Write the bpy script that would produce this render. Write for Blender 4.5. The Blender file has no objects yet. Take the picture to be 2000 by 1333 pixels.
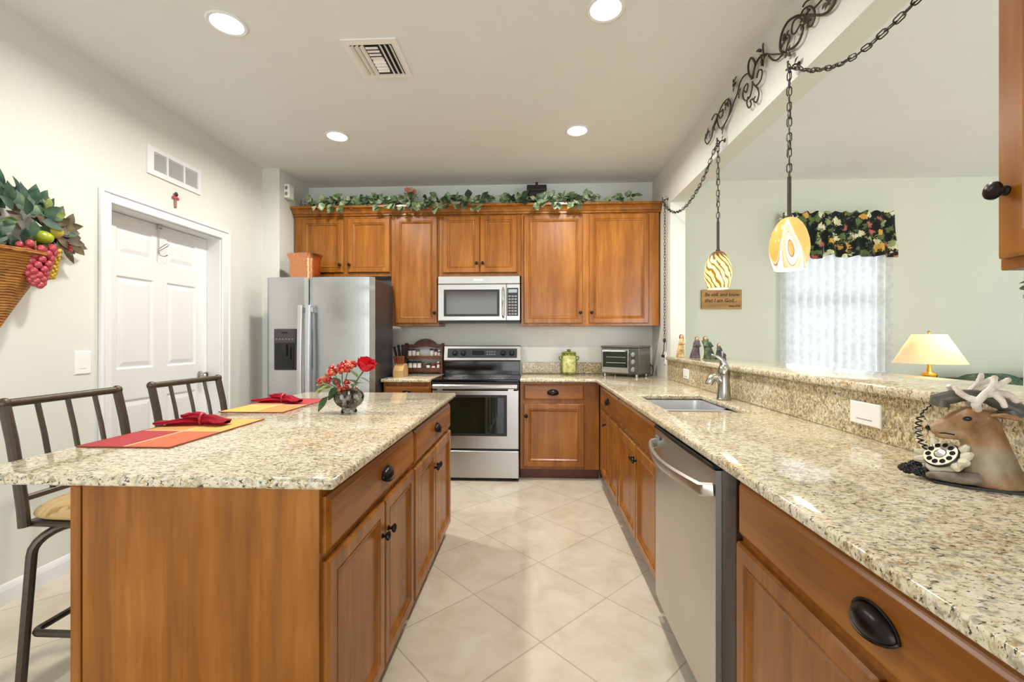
import bpy, bmesh, math, random
from mathutils import Vector, Matrix
PI = math.pi
rnd = random.Random(11)
scene = bpy.context.scene
COL = scene.collection

# ------------------------------------------------------------------ camera
cam_d = bpy.data.cameras.new('camera')
cam = bpy.data.objects.new('camera', cam_d)
COL.objects.link(cam)
cam.location = (0, 0, 1.27)
cam.rotation_euler = (PI/2, 0, math.atan(40/850))
cam_d.sensor_width = 36
cam_d.lens = 850/2000*36
cam_d.shift_y = -4.5/2000
cam_d.clip_start = 0.05
scene.camera = cam

# ------------------------------------------------------------------ world, daylight, exposure
world = bpy.data.worlds.new('world')
scene.world = world
world.use_nodes = True
wn = world.node_tree
wbg = wn.nodes['Background']
sky = wn.nodes.new('ShaderNodeTexSky')
sky.sky_type = 'HOSEK_WILKIE'
sky.sun_direction = (0.3, 0.4, 0.86)
sky.turbidity = 4
wmix = wn.nodes.new('ShaderNodeMixRGB')
wmix.inputs[0].default_value = 0.75
wmix.inputs[2].default_value = (0.93, 0.97, 1.0, 1)
wn.links.new(sky.outputs[0], wmix.inputs[1])
wn.links.new(wmix.outputs[0], wbg.inputs['Color'])
wbg.inputs['Strength'].default_value = 1.0

vs = scene.view_settings
vs.view_transform = 'Standard'
vs.look = 'None'
vs.gamma = 1.0
vs.use_curve_mapping = False
vs.exposure = 0.33
scene.cycles.use_denoising = True
scene.cycles.max_bounces = 10
scene.cycles.diffuse_bounces = 6
scene.cycles.glossy_bounces = 4
scene.cycles.transmission_bounces = 8
scene.cycles.transparent_max_bounces = 8
scene.cycles.sample_clamp_indirect = 6.0
scene.cycles.caustics_reflective = False
scene.cycles.caustics_refractive = False

def area_light(name, loc, rot, sx, sy, power, color=(1, 1, 1), spread=PI):
    d = bpy.data.lights.new(name, 'AREA')
    d.shape = 'RECTANGLE'; d.size = sx; d.size_y = sy
    d.energy = power; d.color = color; d.spread = spread
    o = bpy.data.objects.new(name, d); COL.objects.link(o)
    o.location = loc; o.rotation_euler = rot
    return o
# daylight through the glass doors behind the kitchen and the living room's curtained window, plus added living room fill
area_light('daylight_rear_doors', (-0.6, -3.25, 1.25), (PI/2, 0, 0), 3.4, 2.3, 66, (0.95, 0.98, 1.0))
area_light('fill_living_rear', (4.0, -3.25, 1.25), (PI/2, 0, 0), 3.2, 2.3, 160, (0.96, 0.985, 1.0))  # added fill to brighten the living room, through invented doors
area_light('fill_living_side', (6.55, 1.8, 1.25), (PI/2, 0, PI/2), 3.0, 2.2, 16, (0.96, 0.985, 1.0))  # added side fill for the living room, through an invented slider
area_light('daylight_window', (2.975, 4.75, 1.45), (-PI/2, 0, 0), 1.1, 1.5, 12, (0.96, 0.97, 1.0))

# ------------------------------------------------------------------ helpers
class MB:
    """collects shapes, then links them as one mesh object"""
    def __init__(s):
        s.v = []; s.f = []; s.s = []
    def add(s, vs_, fs, smooth=False, M=None):
        n = len(s.v)
        if M is not None:
            vs_ = [tuple(M @ Vector(p)) for p in vs_]
        s.v += [tuple(p) for p in vs_]
        s.f += [tuple(i+n for i in f) for f in fs]
        s.s += [smooth]*len(fs)
        return s
    def box(s, x0, x1, y0, y1, z0, z1, b=0.0, M=None):
        lo = (min(x0, x1), min(y0, y1), min(z0, z1)); hi = (max(x0, x1), max(y0, y1), max(z0, z1))
        b = min(b, 0.49*min(hi[i]-lo[i] for i in range(3)))
        if b <= 0:
            vv = [(x, y, z) for x in (lo[0], hi[0]) for y in (lo[1], hi[1]) for z in (lo[2], hi[2])]
            return s.add(vv, [(0, 1, 3, 2), (4, 6, 7, 5), (0, 4, 5, 1), (2, 3, 7, 6), (0, 2, 6, 4), (1, 5, 7, 3)], False, M)
        vv = []; idx = {}
        for c in range(8):
            sg = ((c >> 2) & 1, (c >> 1) & 1, c & 1)
            for a in range(3):
                p = [0, 0, 0]
                for k in range(3):
                    e = hi[k] if sg[k] else lo[k]
                    p[k] = e if k == a else (e-b if sg[k] else e+b)
                idx[(sg, a)] = len(vv); vv.append(tuple(p))
        ff = []
        for a in range(3):
            o1, o2 = [k for k in range(3) if k != a]
            for t in (0, 1):
                q = []
                for (i, j) in ((0, 0), (1, 0), (1, 1), (0, 1)):
                    sg = [0, 0, 0]; sg[a] = t; sg[o1] = i; sg[o2] = j
                    q.append(idx[(tuple(sg), a)])
                ff.append(q)
            for i in (0, 1):
                for j in (0, 1):
                    g0 = [0, 0, 0]; g1 = [0, 0, 0]
                    g0[o1] = g1[o1] = i; g0[o2] = g1[o2] = j; g1[a] = 1
                    g0 = tuple(g0); g1 = tuple(g1)
                    ff.append([idx[(g0, o1)], idx[(g1, o1)], idx[(g1, o2)], idx[(g0, o2)]])
        for c in range(8):
            sg = ((c >> 2) & 1, (c >> 1) & 1, c & 1)
            ff.append([idx[(sg, 0)], idx[(sg, 1)], idx[(sg, 2)]])
        return s.add(vv, ff, False, M)
    def tube(s, pts, r, n=8, closed=False, cap=True, M=None, squash=None):
        pts = [Vector(p) for p in pts]
        N = len(pts)
        rr = r if isinstance(r, (list, tuple)) else [r]*N
        tang = []
        for i in range(N):
            a = pts[i-1] if (i > 0 or closed) else pts[i]
            b = pts[(i+1) % N] if (i < N-1 or closed) else pts[i]
            d = (b-a)
            tang.append(d.normalized() if d.length > 1e-9 else Vector((0, 0, 1)))
        up = Vector((0, 0, 1)) if abs(tang[0].z) < 0.9 else Vector((1, 0, 0))
        nx = tang[0].cross(up).normalized()
        vv = []
        for i in range(N):
            t = tang[i]
            nx = (nx - t*nx.dot(t))
            nx = nx.normalized() if nx.length > 1e-6 else t.orthogonal().normalized()
            ny = t.cross(nx)
            for k in range(n):
                a = 2*PI*k/n
                e = squash if squash else 1.0
                vv.append(pts[i] + nx*(math.cos(a)*rr[i]) + ny*(math.sin(a)*rr[i]*e))
        ff = []
        for i in range(N if closed else N-1):
            j = (i+1) % N
            for k in range(n):
                ff.append((i*n+k, i*n+(k+1) % n, j*n+(k+1) % n, j*n+k))
        if not closed and cap:
            ff.append(tuple(range(n))); ff.append(tuple((N-1)*n+k for k in range(n)))
        return s.add(vv, ff, True, M)
    def lathe(s, prof, n=24, M=None, a0=0.0, a1=2*PI, cap=False):
        full = abs(a1-a0-2*PI) < 1e-6
        m = n if full else n+1
        vv = [(r*math.cos(a0+(a1-a0)*k/n), r*math.sin(a0+(a1-a0)*k/n), z) for (r, z) in prof for k in range(m)]
        ff = []
        for i in range(len(prof)-1):
            for k in range(n):
                k2 = (k+1) % m
                ff.append((i*m+k, i*m+k2, (i+1)*m+k2, (i+1)*m+k))
        if cap:
            ff.append(tuple(range(m))); ff.append(tuple((len(prof)-1)*m+k for k in range(m)))
        return s.add(vv, ff, True, M)
    def cyl(s, p0, p1, r, n=16, r2=None):
        return s.tube([p0, p1], [r, r if r2 is None else r2], n)
    def ball(s, c, r, n=10, m=None, M=None):
        rx, ry, rz = r if isinstance(r, (tuple, list)) else (r, r, r)
        m = m or max(4, n//2+1)
        vv = [(0, 0, -1)]; ff = []
        for i in range(1, m):
            p = -PI/2+PI*i/m
            for k in range(n):
                a = 2*PI*k/n
                vv.append((math.cos(p)*math.cos(a), math.cos(p)*math.sin(a), math.sin(p)))
        vv.append((0, 0, 1)); T = len(vv)-1
        for k in range(n):
            ff.append((0, 1+(k+1) % n, 1+k))
            ff.append((T, T-n+k, T-n+(k+1) % n))
        for i in range(m-2):
            for k in range(n):
                a = 1+i*n
                ff.append((a+k, a+(k+1) % n, a+n+(k+1) % n, a+n+k))
        vv = [(x*rx, y*ry, z*rz) for x, y, z in vv]
        if M is not None:
            vv = [M @ Vector(p) for p in vv]
        vv = [(c[0]+p[0], c[1]+p[1], c[2]+p[2]) for p in vv]
        return s.add(vv, ff, True)
    def prism(s, poly, z0, z1, M=None, smooth=False):
        n = len(poly)
        vv = [(x, y, z0) for x, y in poly]+[(x, y, z1) for x, y in poly]
        ff = [tuple(range(n)), tuple(range(n, 2*n))]+[(k, (k+1) % n, n+(k+1) % n, n+k) for k in range(n)]
        return s.add(vv, ff, smooth, M)
    def grid(s, fn, nu, nv, cu=False, M=None):
        mu = nu if cu else nu+1
        vv = [fn(i/nu, j/nv) for i in range(mu) for j in range(nv+1)]
        ff = []
        for i in range(nu):
            i2 = (i+1) % mu
            for j in range(nv):
                ff.append((i*(nv+1)+j, i2*(nv+1)+j, i2*(nv+1)+j+1, i*(nv+1)+j+1))
        return s.add(vv, ff, True, M)
    def rings(s, x0, x1, z0, z1, prof, M=None):
        """nested rectangles in the XZ plane: prof = [(inset, y), ...], capped at the last one and at the back"""
        vv = []
        for (d, y) in prof:
            vv += [(x0+d, y, z0+d), (x1-d, y, z0+d), (x1-d, y, z1-d), (x0+d, y, z1-d)]
        ff = [(0, 1, 2, 3)]
        for i in range(len(prof)-1):
            for k in range(4):
                ff.append((i*4+k, i*4+(k+1) % 4, i*4+4+(k+1) % 4, i*4+4+k))
        e = (len(prof)-1)*4
        ff.append((e, e+1, e+2, e+3))
        return s.add(vv, ff, False, M)
    def leaf(s, p, d, up, L, W, bend=0.15):
        p = Vector(p); d = Vector(d).normalized(); up = Vector(up)
        sd = d.cross(up)
        sd = sd.normalized() if sd.length > 1e-4 else d.orthogonal().normalized()
        u = sd.cross(d)
        vv = []
        for (t, w) in ((0, 0.05), (0.25, 0.85), (0.5, 1.0), (0.75, 0.62), (1.0, 0.03)):
            c = p+d*(L*t)-u*(bend*L*t*t)
            h = u*(0.12*W*w)
            vv += [c-sd*(W*0.5*w)+h, c, c+sd*(W*0.5*w)+h]
        ff = []
        for i in range(4):
            a = i*3
            ff += [(a, a+1, a+4, a+3), (a+1, a+2, a+5, a+4)]
        return s.add(vv, ff, True)
    def slab(s, xs, ys, solid, z0, z1, bev=0.008):
        bm = bmesh.new()
        V = {}
        def gv(i, j):
            if (i, j) not in V:
                V[(i, j)] = bm.verts.new((xs[i], ys[j], z0))
            return V[(i, j)]
        fs = []
        for i in range(len(xs)-1):
            for j in range(len(ys)-1):
                if solid((xs[i]+xs[i+1])/2, (ys[j]+ys[j+1])/2):
                    fs.append(bm.faces.new((gv(i, j), gv(i+1, j), gv(i+1, j+1), gv(i, j+1))))
        r = bmesh.ops.extrude_face_region(bm, geom=fs)
        bmesh.ops.translate(bm, vec=(0, 0, z1-z0), verts=[g for g in r['geom'] if isinstance(g, bmesh.types.BMVert)])
        bmesh.ops.recalc_face_normals(bm, faces=bm.faces)
        ed = [e for e in bm.edges if len(e.link_faces) == 2 and e.calc_face_angle(0) > 1.0]
        bmesh.ops.bevel(bm, geom=ed, offset=bev, segments=3, profile=0.5, affect='EDGES', clamp_overlap=True)
        bm.verts.index_update()
        s.add([tuple(v.co) for v in bm.verts], [tuple(v.index for v in f.verts) for f in bm.faces], True)
        bm.free()
        return s
    def build(s, name, mat, parent=None, local=False, label=None, sharp=0.6, mods=None):
        me = bpy.data.meshes.new(name)
        vv = s.v
        if parent is not None and not local:
            Mi = ROOTM[root_of(parent).name].inverted()
            vv = [tuple(Mi @ Vector(p)) for p in s.v]
        me.from_pydata(vv, [], s.f)
        me.validate()
        bm = bmesh.new(); bm.from_mesh(me)
        bmesh.ops.recalc_face_normals(bm, faces=bm.faces)
        bm.to_mesh(me); bm.free()
        if len(me.polygons) == len(s.s):
            me.polygons.foreach_set('use_smooth', s.s)
        if any(s.s):
            me.set_sharp_from_angle(angle=sharp)
        me.materials.append(mat)
        o = bpy.data.objects.new(name, me)
        COL.objects.link(o)
        if parent is not None:
            o.parent = parent
        if label:
            o['label'] = label
        return o

ROOTM = {}
def root_of(o):
    while o.parent is not None:
        o = o.parent
    return o

def tag(o, label, cat, group=None, kind=None):
    o['label'] = label; o['category'] = cat
    if group: o['group'] = group
    if kind: o['kind'] = kind
    return o

def thing(name, label, cat, loc=(0, 0, 0), rotz=0.0, group=None):
    o = bpy.data.objects.new(name, None)
    COL.objects.link(o)
    o.empty_display_size = 0.05
    o.location = loc; o.rotation_euler = (0, 0, rotz)
    ROOTM[o.name] = Matrix.Translation(loc) @ Matrix.Rotation(rotz, 4, 'Z')
    return tag(o, label, cat, group)

def solo(name, mb, mat, label, cat, loc, group=None, rotz=0.0, local=False):
    """a thing that is a single mesh, with its origin at its base"""
    o = mb.build(name, mat)
    M = Matrix.Translation(loc) @ Matrix.Rotation(rotz, 4, 'Z')
    if not local:
        o.data.transform(M.inverted())
    o.location = loc; o.rotation_euler = (0, 0, rotz)
    ROOTM[o.name] = M
    return tag(o, label, cat, group)

def dup(root, loc, rotz=None, label=None, group=None):
    def cp(o, par):
        c = o.copy(); COL.objects.link(c); c.parent = par
        for ch in list(o.children): cp(ch, c)
        return c
    r = cp(root, None)
    r.location = loc
    if rotz is not None: r.rotation_euler = (0, 0, rotz)
    if label: r['label'] = label
    if group: r['group'] = group
    ROOTM[r.name] = Matrix.Translation(loc) @ Matrix.Rotation(r.rotation_euler[2], 4, 'Z')
    return r

def struct(name, mb, mat, parent=None, label=None):
    o = mb.build(name, mat, parent)
    if parent is None: o['kind'] = 'structure'
    if label: o['label'] = label
    return o

def T(x=0, y=0, z=0, rx=0, ry=0, rz=0, s=1.0):
    return Matrix.Translation((x, y, z)) @ Matrix.Rotation(rz, 4, 'Z') @ Matrix.Rotation(ry, 4, 'Y') @ Matrix.Rotation(rx, 4, 'X') @ Matrix.Scale(s, 4)

# ------------------------------------------------------------------ materials
def lin(c):
    return tuple(((v/255)/12.92 if v/255 <= 0.04045 else ((v/255+0.055)/1.055)**2.4) for v in c)+(1.0,)

def new_mat(name):
    m = bpy.data.materials.new(name); m.use_nodes = True
    nt = m.node_tree
    return m, nt, nt.nodes['Principled BSDF']

def ramp(nt, stops, interp='LINEAR'):
    r = nt.nodes.new('ShaderNodeValToRGB')
    r.color_ramp.interpolation = interp
    el = r.color_ramp.elements
    el[0].position = stops[0][0]; el[0].color = stops[0][1]
    el[1].position = stops[-1][0]; el[1].color = stops[-1][1]
    for p, c in stops[1:-1]:
        e = el.new(p); e.color = c
    return r

def noise(nt, scale, detail=3, rough=0.5, vec=None, dist=0.0):
    n = nt.nodes.new('ShaderNodeTexNoise')
    n.inputs['Scale'].default_value = scale; n.inputs['Detail'].default_value = detail
    n.inputs['Roughness'].default_value = rough; n.inputs['Distortion'].default_value = dist
    if vec is not None: nt.links.new(vec, n.inputs['Vector'])
    return n

def objco(nt, scale=(1, 1, 1), rot=(0, 0, 0), loc=(0, 0, 0)):
    tc = nt.nodes.new('ShaderNodeTexCoord'); mp = nt.nodes.new('ShaderNodeMapping')
    mp.inputs['Scale'].default_value = scale; mp.inputs['Rotation'].default_value = rot; mp.inputs['Location'].default_value = loc
    nt.links.new(tc.outputs['Object'], mp.inputs['Vector'])
    return mp.outputs['Vector']

def pbr(name, rgb, rough=0.5, metal=0.0, spec=0.5, var=0.06, vs_=30.0, emit=None, es=0.0, bump=0.0, coat=0.0, trans=0.0, alpha=1.0):
    m, nt, b = new_mat(name)
    c = lin(rgb)
    n = noise(nt, vs_, 3, 0.55, objco(nt))
    lo = tuple(v*(1-var) for v in c[:3])+(1,); hi = tuple(min(1, v*(1+var)) for v in c[:3])+(1,)
    r = ramp(nt, [(0.3, lo), (0.7, hi)])
    nt.links.new(n.outputs['Fac'], r.inputs['Fac'])
    nt.links.new(r.outputs['Color'], b.inputs['Base Color'])
    b.inputs['Roughness'].default_value = rough; b.inputs['Metallic'].default_value = metal
    b.inputs['Specular IOR Level'].default_value = spec
    b.inputs['Coat Weight'].default_value = coat
    b.inputs['Transmission Weight'].default_value = trans
    b.inputs['Alpha'].default_value = alpha
    if emit:
        b.inputs['Emission Color'].default_value = lin(emit); b.inputs['Emission Strength'].default_value = es
    if bump:
        bp = nt.nodes.new('ShaderNodeBump'); bp.inputs['Strength'].default_value = bump; bp.inputs['Distance'].default_value = 0.01
        nt.links.new(n.outputs['Fac'], bp.inputs['Height']); nt.links.new(bp.outputs['Normal'], b.inputs['Normal'])
    return m

def wood(name, dark, mid, light, rough=0.33, axis='z'):
    m, nt, b = new_mat(name)
    sc = {'z': (9, 9, 0.7), 'x': (0.7, 9, 9), 'y': (9, 0.7, 9)}[axis]
    oi = nt.nodes.new('ShaderNodeObjectInfo')
    tc = nt.nodes.new('ShaderNodeTexCoord')
    ad = nt.nodes.new('ShaderNodeVectorMath'); ad.operation = 'ADD'
    ml = nt.nodes.new('ShaderNodeMath'); ml.operation = 'MULTIPLY'; ml.inputs[1].default_value = 13.0
    nt.links.new(oi.outputs['Random'], ml.inputs[0])
    nt.links.new(tc.outputs['Object'], ad.inputs[0]); nt.links.new(ml.outputs[0], ad.inputs[1])
    mp = nt.nodes.new('ShaderNodeMapping'); mp.inputs['Scale'].default_value = sc
    nt.links.new(ad.outputs[0], mp.inputs['Vector'])
    n1 = noise(nt, 1.6, 4, 0.55, mp.outputs[0], 0.4)
    n2 = noise(nt, 9.0, 3, 0.6, mp.outputs[0])
    n3 = noise(nt, 2.2, 2, 0.5, ad.outputs[0])
    a1 = nt.nodes.new('ShaderNodeMath'); a1.operation = 'MULTIPLY_ADD'; a1.inputs[1].default_value = 0.35
    nt.links.new(n2.outputs['Fac'], a1.inputs[0]); nt.links.new(n1.outputs['Fac'], a1.inputs[2])
    a2 = nt.nodes.new('ShaderNodeMath'); a2.operation = 'MULTIPLY_ADD'; a2.inputs[1].default_value = 0.5
    nt.links.new(n3.outputs['Fac'], a2.inputs[0]); nt.links.new(a1.outputs[0], a2.inputs[2])
    r = ramp(nt, [(0.62, lin(dark)), (0.92, lin(mid)), (1.22 if False else 1.0, lin(light))])
    mr = nt.nodes.new('ShaderNodeMapRange'); mr.inputs['From Min'].default_value = 0.55; mr.inputs['From Max'].default_value = 1.3
    nt.links.new(a2.outputs[0], mr.inputs['Value'])
    r.color_ramp.elements[0].position = 0.1; r.color_ramp.elements[1].position = 0.5; r.color_ramp.elements[2].position = 0.95
    nt.links.new(mr.outputs[0], r.inputs['Fac'])
    hs = nt.nodes.new('ShaderNodeHueSaturation')
    vr = nt.nodes.new('ShaderNodeMapRange'); vr.inputs['To Min'].default_value = 0.93; vr.inputs['To Max'].default_value = 1.07
    nt.links.new(oi.outputs['Random'], vr.inputs['Value']); nt.links.new(vr.outputs[0], hs.inputs['Value'])
    nt.links.new(r.outputs['Color'], hs.inputs['Color'])
    nt.links.new(hs.outputs['Color'], b.inputs['Base Color'])
    b.inputs['Roughness'].default_value = rough
    b.inputs['Specular IOR Level'].default_value = 0.45
    return m

def granite(name, shade_shift=0.0):
    m, nt, b = new_mat(name)
    v = objco(nt, (1, 1.25, 1), (0.2, 0.1, 0.6))
    big = noise(nt, 3.2, 3, 0.6, v, 0.6)
    mid = noise(nt, 66, 3, 0.62, v, 0.9)
    fine = noise(nt, 120, 2, 0.6, v, 0.3)
    base = ramp(nt, [(0.30, lin((150, 128, 90))), (0.40, lin((190, 172, 136))), (0.50, lin((217, 207, 181))), (0.72, lin((232, 227, 212)))])
    mx = nt.nodes.new('ShaderNodeMath'); mx.operation = 'MULTIPLY_ADD'; mx.inputs[1].default_value = 0.42
    nt.links.new(big.outputs['Fac'], mx.inputs[0])
    sb = nt.nodes.new('ShaderNodeMath'); sb.operation = 'MULTIPLY_ADD'; sb.inputs[1].default_value = 0.9; sb.inputs[2].default_value = -0.16-0.07*shade_shift
    nt.links.new(mid.outputs['Fac'], sb.inputs[0]); nt.links.new(sb.outputs[0], mx.inputs[2])
    nt.links.new(mx.outputs[0], base.inputs['Fac'])
    # grey-green mineral patches
    g = noise(nt, 44, 3, 0.6, objco(nt, (1, 1.6, 1), (0.1, 0.2, -0.5), (7, 3, 1)), 0.6)
    gr = ramp(nt, [(0.54, (0, 0, 0, 1)), (0.61, (1, 1, 1, 1))])
    nt.links.new(g.outputs['Fac'], gr.inputs['Fac'])
    m1 = nt.nodes.new('ShaderNodeMixRGB'); m1.inputs[2].default_value = lin((136, 136, 124))
    f1 = nt.nodes.new('ShaderNodeMath'); f1.operation = 'MULTIPLY'; f1.inputs[1].default_value = 0.6
    nt.links.new(gr.outputs['Color'], f1.inputs[0]); nt.links.new(f1.outputs[0], m1.inputs[0])
    nt.links.new(base.outputs['Color'], m1.inputs[1])
    # dark flecks
    d = noise(nt, 80, 3, 0.65, objco(nt, (1, 2.0, 1.2), (0.3, 0.2, 0.8), (2, 9, 4)), 0.5)
    dr = ramp(nt, [(0.575, (0, 0, 0, 1)), (0.63, (1, 1, 1, 1))])
    nt.links.new(d.outputs['Fac'], dr.inputs['Fac'])
    m2 = nt.nodes.new('ShaderNodeMixRGB'); m2.inputs[2].default_value = lin((58, 52, 44))
    f2 = nt.nodes.new('ShaderNodeMath'); f2.operation = 'MULTIPLY'; f2.inputs[1].default_value = 0.95
    nt.links.new(dr.outputs['Color'], f2.inputs[0]); nt.links.new(f2.outputs[0], m2.inputs[0])
    nt.links.new(m1.outputs['Color'], m2.inputs[1])
    nt.links.new(m2.outputs['Color'], b.inputs['Base Color'])
    b.inputs['Roughness'].default_value = 0.07
    b.inputs['Specular IOR Level'].default_value = 0.5
    return m

M = {}
M['ceiling'] = pbr('ceiling_paint', (226, 229, 229), 0.9, var=0.012, vs_=4, spec=0.2)
M['wall'] = pbr('wall_paint', (216, 219, 212), 0.85, var=0.012, vs_=3, spec=0.25)
M['wallback_lit'] = pbr('wall_paint_lit', (228, 232, 228), 0.85, var=0.012, vs_=3, spec=0.25)  # same paint as the other walls, lightened in place of light on it
M['sage'] = pbr('wall_paint_sage', (204, 207, 192), 0.85, var=0.012, vs_=3, spec=0.25)
M['trim'] = pbr('trim_white', (226, 228, 230), 0.4, var=0.01, vs_=5)
M['plastic'] = pbr('white_plastic', (238, 238, 236), 0.35, var=0.01, vs_=8)
M['wood'] = wood('maple_stain', (112, 62, 12), (143, 86, 25), (174, 115, 48), 0.27)
M['woodh'] = wood('maple_stain_level', (112, 62, 12), (143, 86, 25), (174, 115, 48), 0.27, axis='x')
M['wooddark'] = wood('maple_stain_dark', (84, 40, 18), (102, 52, 24), (122, 66, 32))
M['granite'] = granite('granite')
M['granite_shaded'] = granite('granite_shaded', 1.0)  # same stone, darkened and browned where it lacks the counters' window sheen
M['steel'] = pbr('stainless_steel', (200, 202, 204), 0.24, 1.0, var=0.03, vs_=2)
M['steel2'] = pbr('brushed_steel', (206, 204, 198), 0.36, 1.0, var=0.04, vs_=3)
M['chrome'] = pbr('chrome', (205, 205, 203), 0.12, 1.0, var=0.02)
M['nickel'] = pbr('brushed_nickel', (176, 174, 168), 0.24, 1.0, var=0.03)
M['charcoal'] = pbr('charcoal_enamel', (66, 66, 70), 0.35, 0.1, var=0.05)
M['black'] = pbr('black_gloss', (14, 14, 15), 0.08, var=0.1)
M['blackm'] = pbr('black_satin', (24, 23, 23), 0.4, var=0.15)
M['glassdark'] = pbr('dark_oven_glass', (16, 26, 17), 0.04, var=0.05, spec=0.6)  # dark green tint stands in for the oven window's green reflection
M['mwglass'] = pbr('grey_microwave_glass', (70, 69, 66), 0.08, var=0.04, spec=0.6)
M['bronze'] = pbr('oil_rubbed_bronze', (38, 33, 32), 0.28, 0.7, var=0.2)
M['iron'] = pbr('wrought_iron', (74, 62, 52), 0.5, 0.5, var=0.25, vs_=60)
M['stool'] = pbr('stool_metal', (82, 72, 62), 0.38, 0.5, var=0.12, vs_=60)
M['copper'] = pbr('hammered_copper', (232, 158, 118), 0.22, 1.0, var=0.15, vs_=70, bump=0.2)
M['brass'] = pbr('polished_brass', (220, 170, 70), 0.15, 1.0, var=0.05)
M['red'] = pbr('red_cloth', (146, 14, 36), 0.8, var=0.2, vs_=40, spec=0.2)
M['greyline'] = pbr('grey_print', (140, 140, 142), 0.6, var=0.05)

# floor tiles laid on the diagonal
def floor_mat():
    m, nt, b = new_mat('cream_floor_tile')
    tc = nt.nodes.new('ShaderNodeTexCoord'); mp = nt.nodes.new('ShaderNodeMapping')
    mp.inputs['Rotation'].default_value = (0, 0, PI/4)
    mp.inputs['Location'].default_value = (2.185, -1.775, 0)
    nt.links.new(tc.outputs['Object'], mp.inputs['Vector'])
    br = nt.nodes.new('ShaderNodeTexBrick')
    br.offset = 0; br.squash = 1
    br.inputs['Scale'].default_value = 1.0
    br.inputs['Brick Width'].default_value = 0.46; br.inputs['Row Height'].default_value = 0.46
    br.inputs['Mortar Size'].default_value = 0.0035; br.inputs['Mortar Smooth'].default_value = 0.2
    br.inputs['Color1'].default_value = (0.93, 0.93, 0.93, 1); br.inputs['Color2'].default_value = (1.0, 1.0, 1.0, 1)
    br.inputs['Mortar'].default_value = (0.70, 0.69, 0.67, 1)
    nt.links.new(mp.outputs[0], br.inputs['Vector'])
    n = noise(nt, 5.5, 6, 0.62, objco(nt), 0.7)
    r = ramp(nt, [(0.25, lin((194, 182, 162))), (0.5, lin((208, 198, 180))), (0.75, lin((219, 211, 196)))])
    nt.links.new(n.outputs['Fac'], r.inputs['Fac'])
    mx = nt.nodes.new('ShaderNodeMixRGB'); mx.blend_type = 'MULTIPLY'; mx.inputs[0].default_value = 1
    nt.links.new(r.outputs['Color'], mx.inputs[1]); nt.links.new(br.outputs['Color'], mx.inputs[2])
    nt.links.new(mx.outputs[0], b.inputs['Base Color'])
    bp = nt.nodes.new('ShaderNodeBump'); bp.inputs['Strength'].default_value = 0.25; bp.inputs['Distance'].default_value = 0.003
    iv = nt.nodes.new('ShaderNodeMath'); iv.operation = 'SUBTRACT'; iv.inputs[0].default_value = 1.0
    nt.links.new(br.outputs['Fac'], iv.inputs[1]); nt.links.new(iv.outputs[0], bp.inputs['Height'])
    nt.links.new(bp.outputs['Normal'], b.inputs['Normal'])
    b.inputs['Roughness'].default_value = 0.2
    b.inputs['Specular IOR Level'].default_value = 0.4
    return m
M['steel3'] = pbr('appliance_steel', (184, 183, 180), 0.33, 1.0, var=0.04, vs_=3)
M['floor'] = floor_mat()
def fridge_steel():
    m = pbr('rolled_stainless', (196, 199, 201), 0.27, 1.0, var=0.02, vs_=2)
    nt = m.node_tree; b = nt.nodes['Principled BSDF']
    n = noise(nt, 1.0, 2, 0.5, objco(nt, (0.5, 0.5, 4.2)), 0.3)
    bp = nt.nodes.new('ShaderNodeBump'); bp.inputs['Strength'].default_value = 0.5; bp.inputs['Distance'].default_value = 0.035
    nt.links.new(n.outputs['Fac'], bp.inputs['Height']); nt.links.new(bp.outputs['Normal'], b.inputs['Normal'])
    return m
M['fridge'] = fridge_steel()
M['sinksteel'] = pbr('sink_steel', (214, 216, 220), 0.33, 0.75, var=0.02)
M['handle_steel'] = pbr('satin_handle_steel', (206, 208, 212), 0.42, 0.9, var=0.02)
# ================================================================== SETTING
CZ = 2.86                                                            # ceiling height
XL, YB, XH = -2.52, 4.48, 1.215                                      # left wall, back wall, pass-through wall
struct('floor', MB().box(-2.64, 6.72, -3.4, 4.6, -0.06, 0), M['floor'])
struct('ceiling', MB().box(-2.64, 6.72, -3.4, 4.6, CZ, CZ+0.1), M['ceiling'])

w = MB()
w.box(-2.70, XL, -3.3, 2.474, 0, CZ)
w.box(-2.70, XL, 3.41, 3.95, 0, CZ)
w.box(-2.70, XL, 2.474, 3.41, 2.085, CZ)
struct('wall_left', w, M['wall'])
w = MB(); w.box(-2.70, -2.355, 3.95, 4.6, 0, CZ)
struct('wall_left_far', w, M['wall'])
w = MB()
w.box(-2.64, XH, YB, 4.6, 0, CZ)
struct('wall_back', w, M['wallback_lit'])
w = MB()
w.box(XH, 2.50, YB, 4.6, 0, CZ)
w.box(3.45, 6.72, YB, 4.6, 0, CZ)
w.box(2.50, 3.45, YB, 4.6, 0, 0.75); w.box(2.50, 3.45, YB, 4.6, 2.25, CZ)
struct('wall_living', w, M['sage'])
w = MB()
w.box(XH, 1.345, -3.3, YB, 2.475, CZ)                                # header over the pass-through
w.box(XH, 1.345, 3.90, YB, 0, 2.475)                                 # stub by the back wall
w.box(XH, 1.345, 1.137, 3.90, 0, 1.08)                                # half wall under the bar
w.box(XH, 1.345, -1.4, 1.137, 0, 2.475)                               # solid wall beside the camera
struct('wall_right', w, M['wall'])
w = MB()
w.box(6.6, 6.72, -3.3, 0.3, 0, CZ); w.box(6.6, 6.72, 3.3, 4.6, 0, CZ)
w.box(6.6, 6.72, 0.3, 3.3, 2.35, CZ)
struct('wall_far_right', w, M['sage'])
w = MB()                                                             # rear wall with glass doors and an opening added for living room fill
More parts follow.
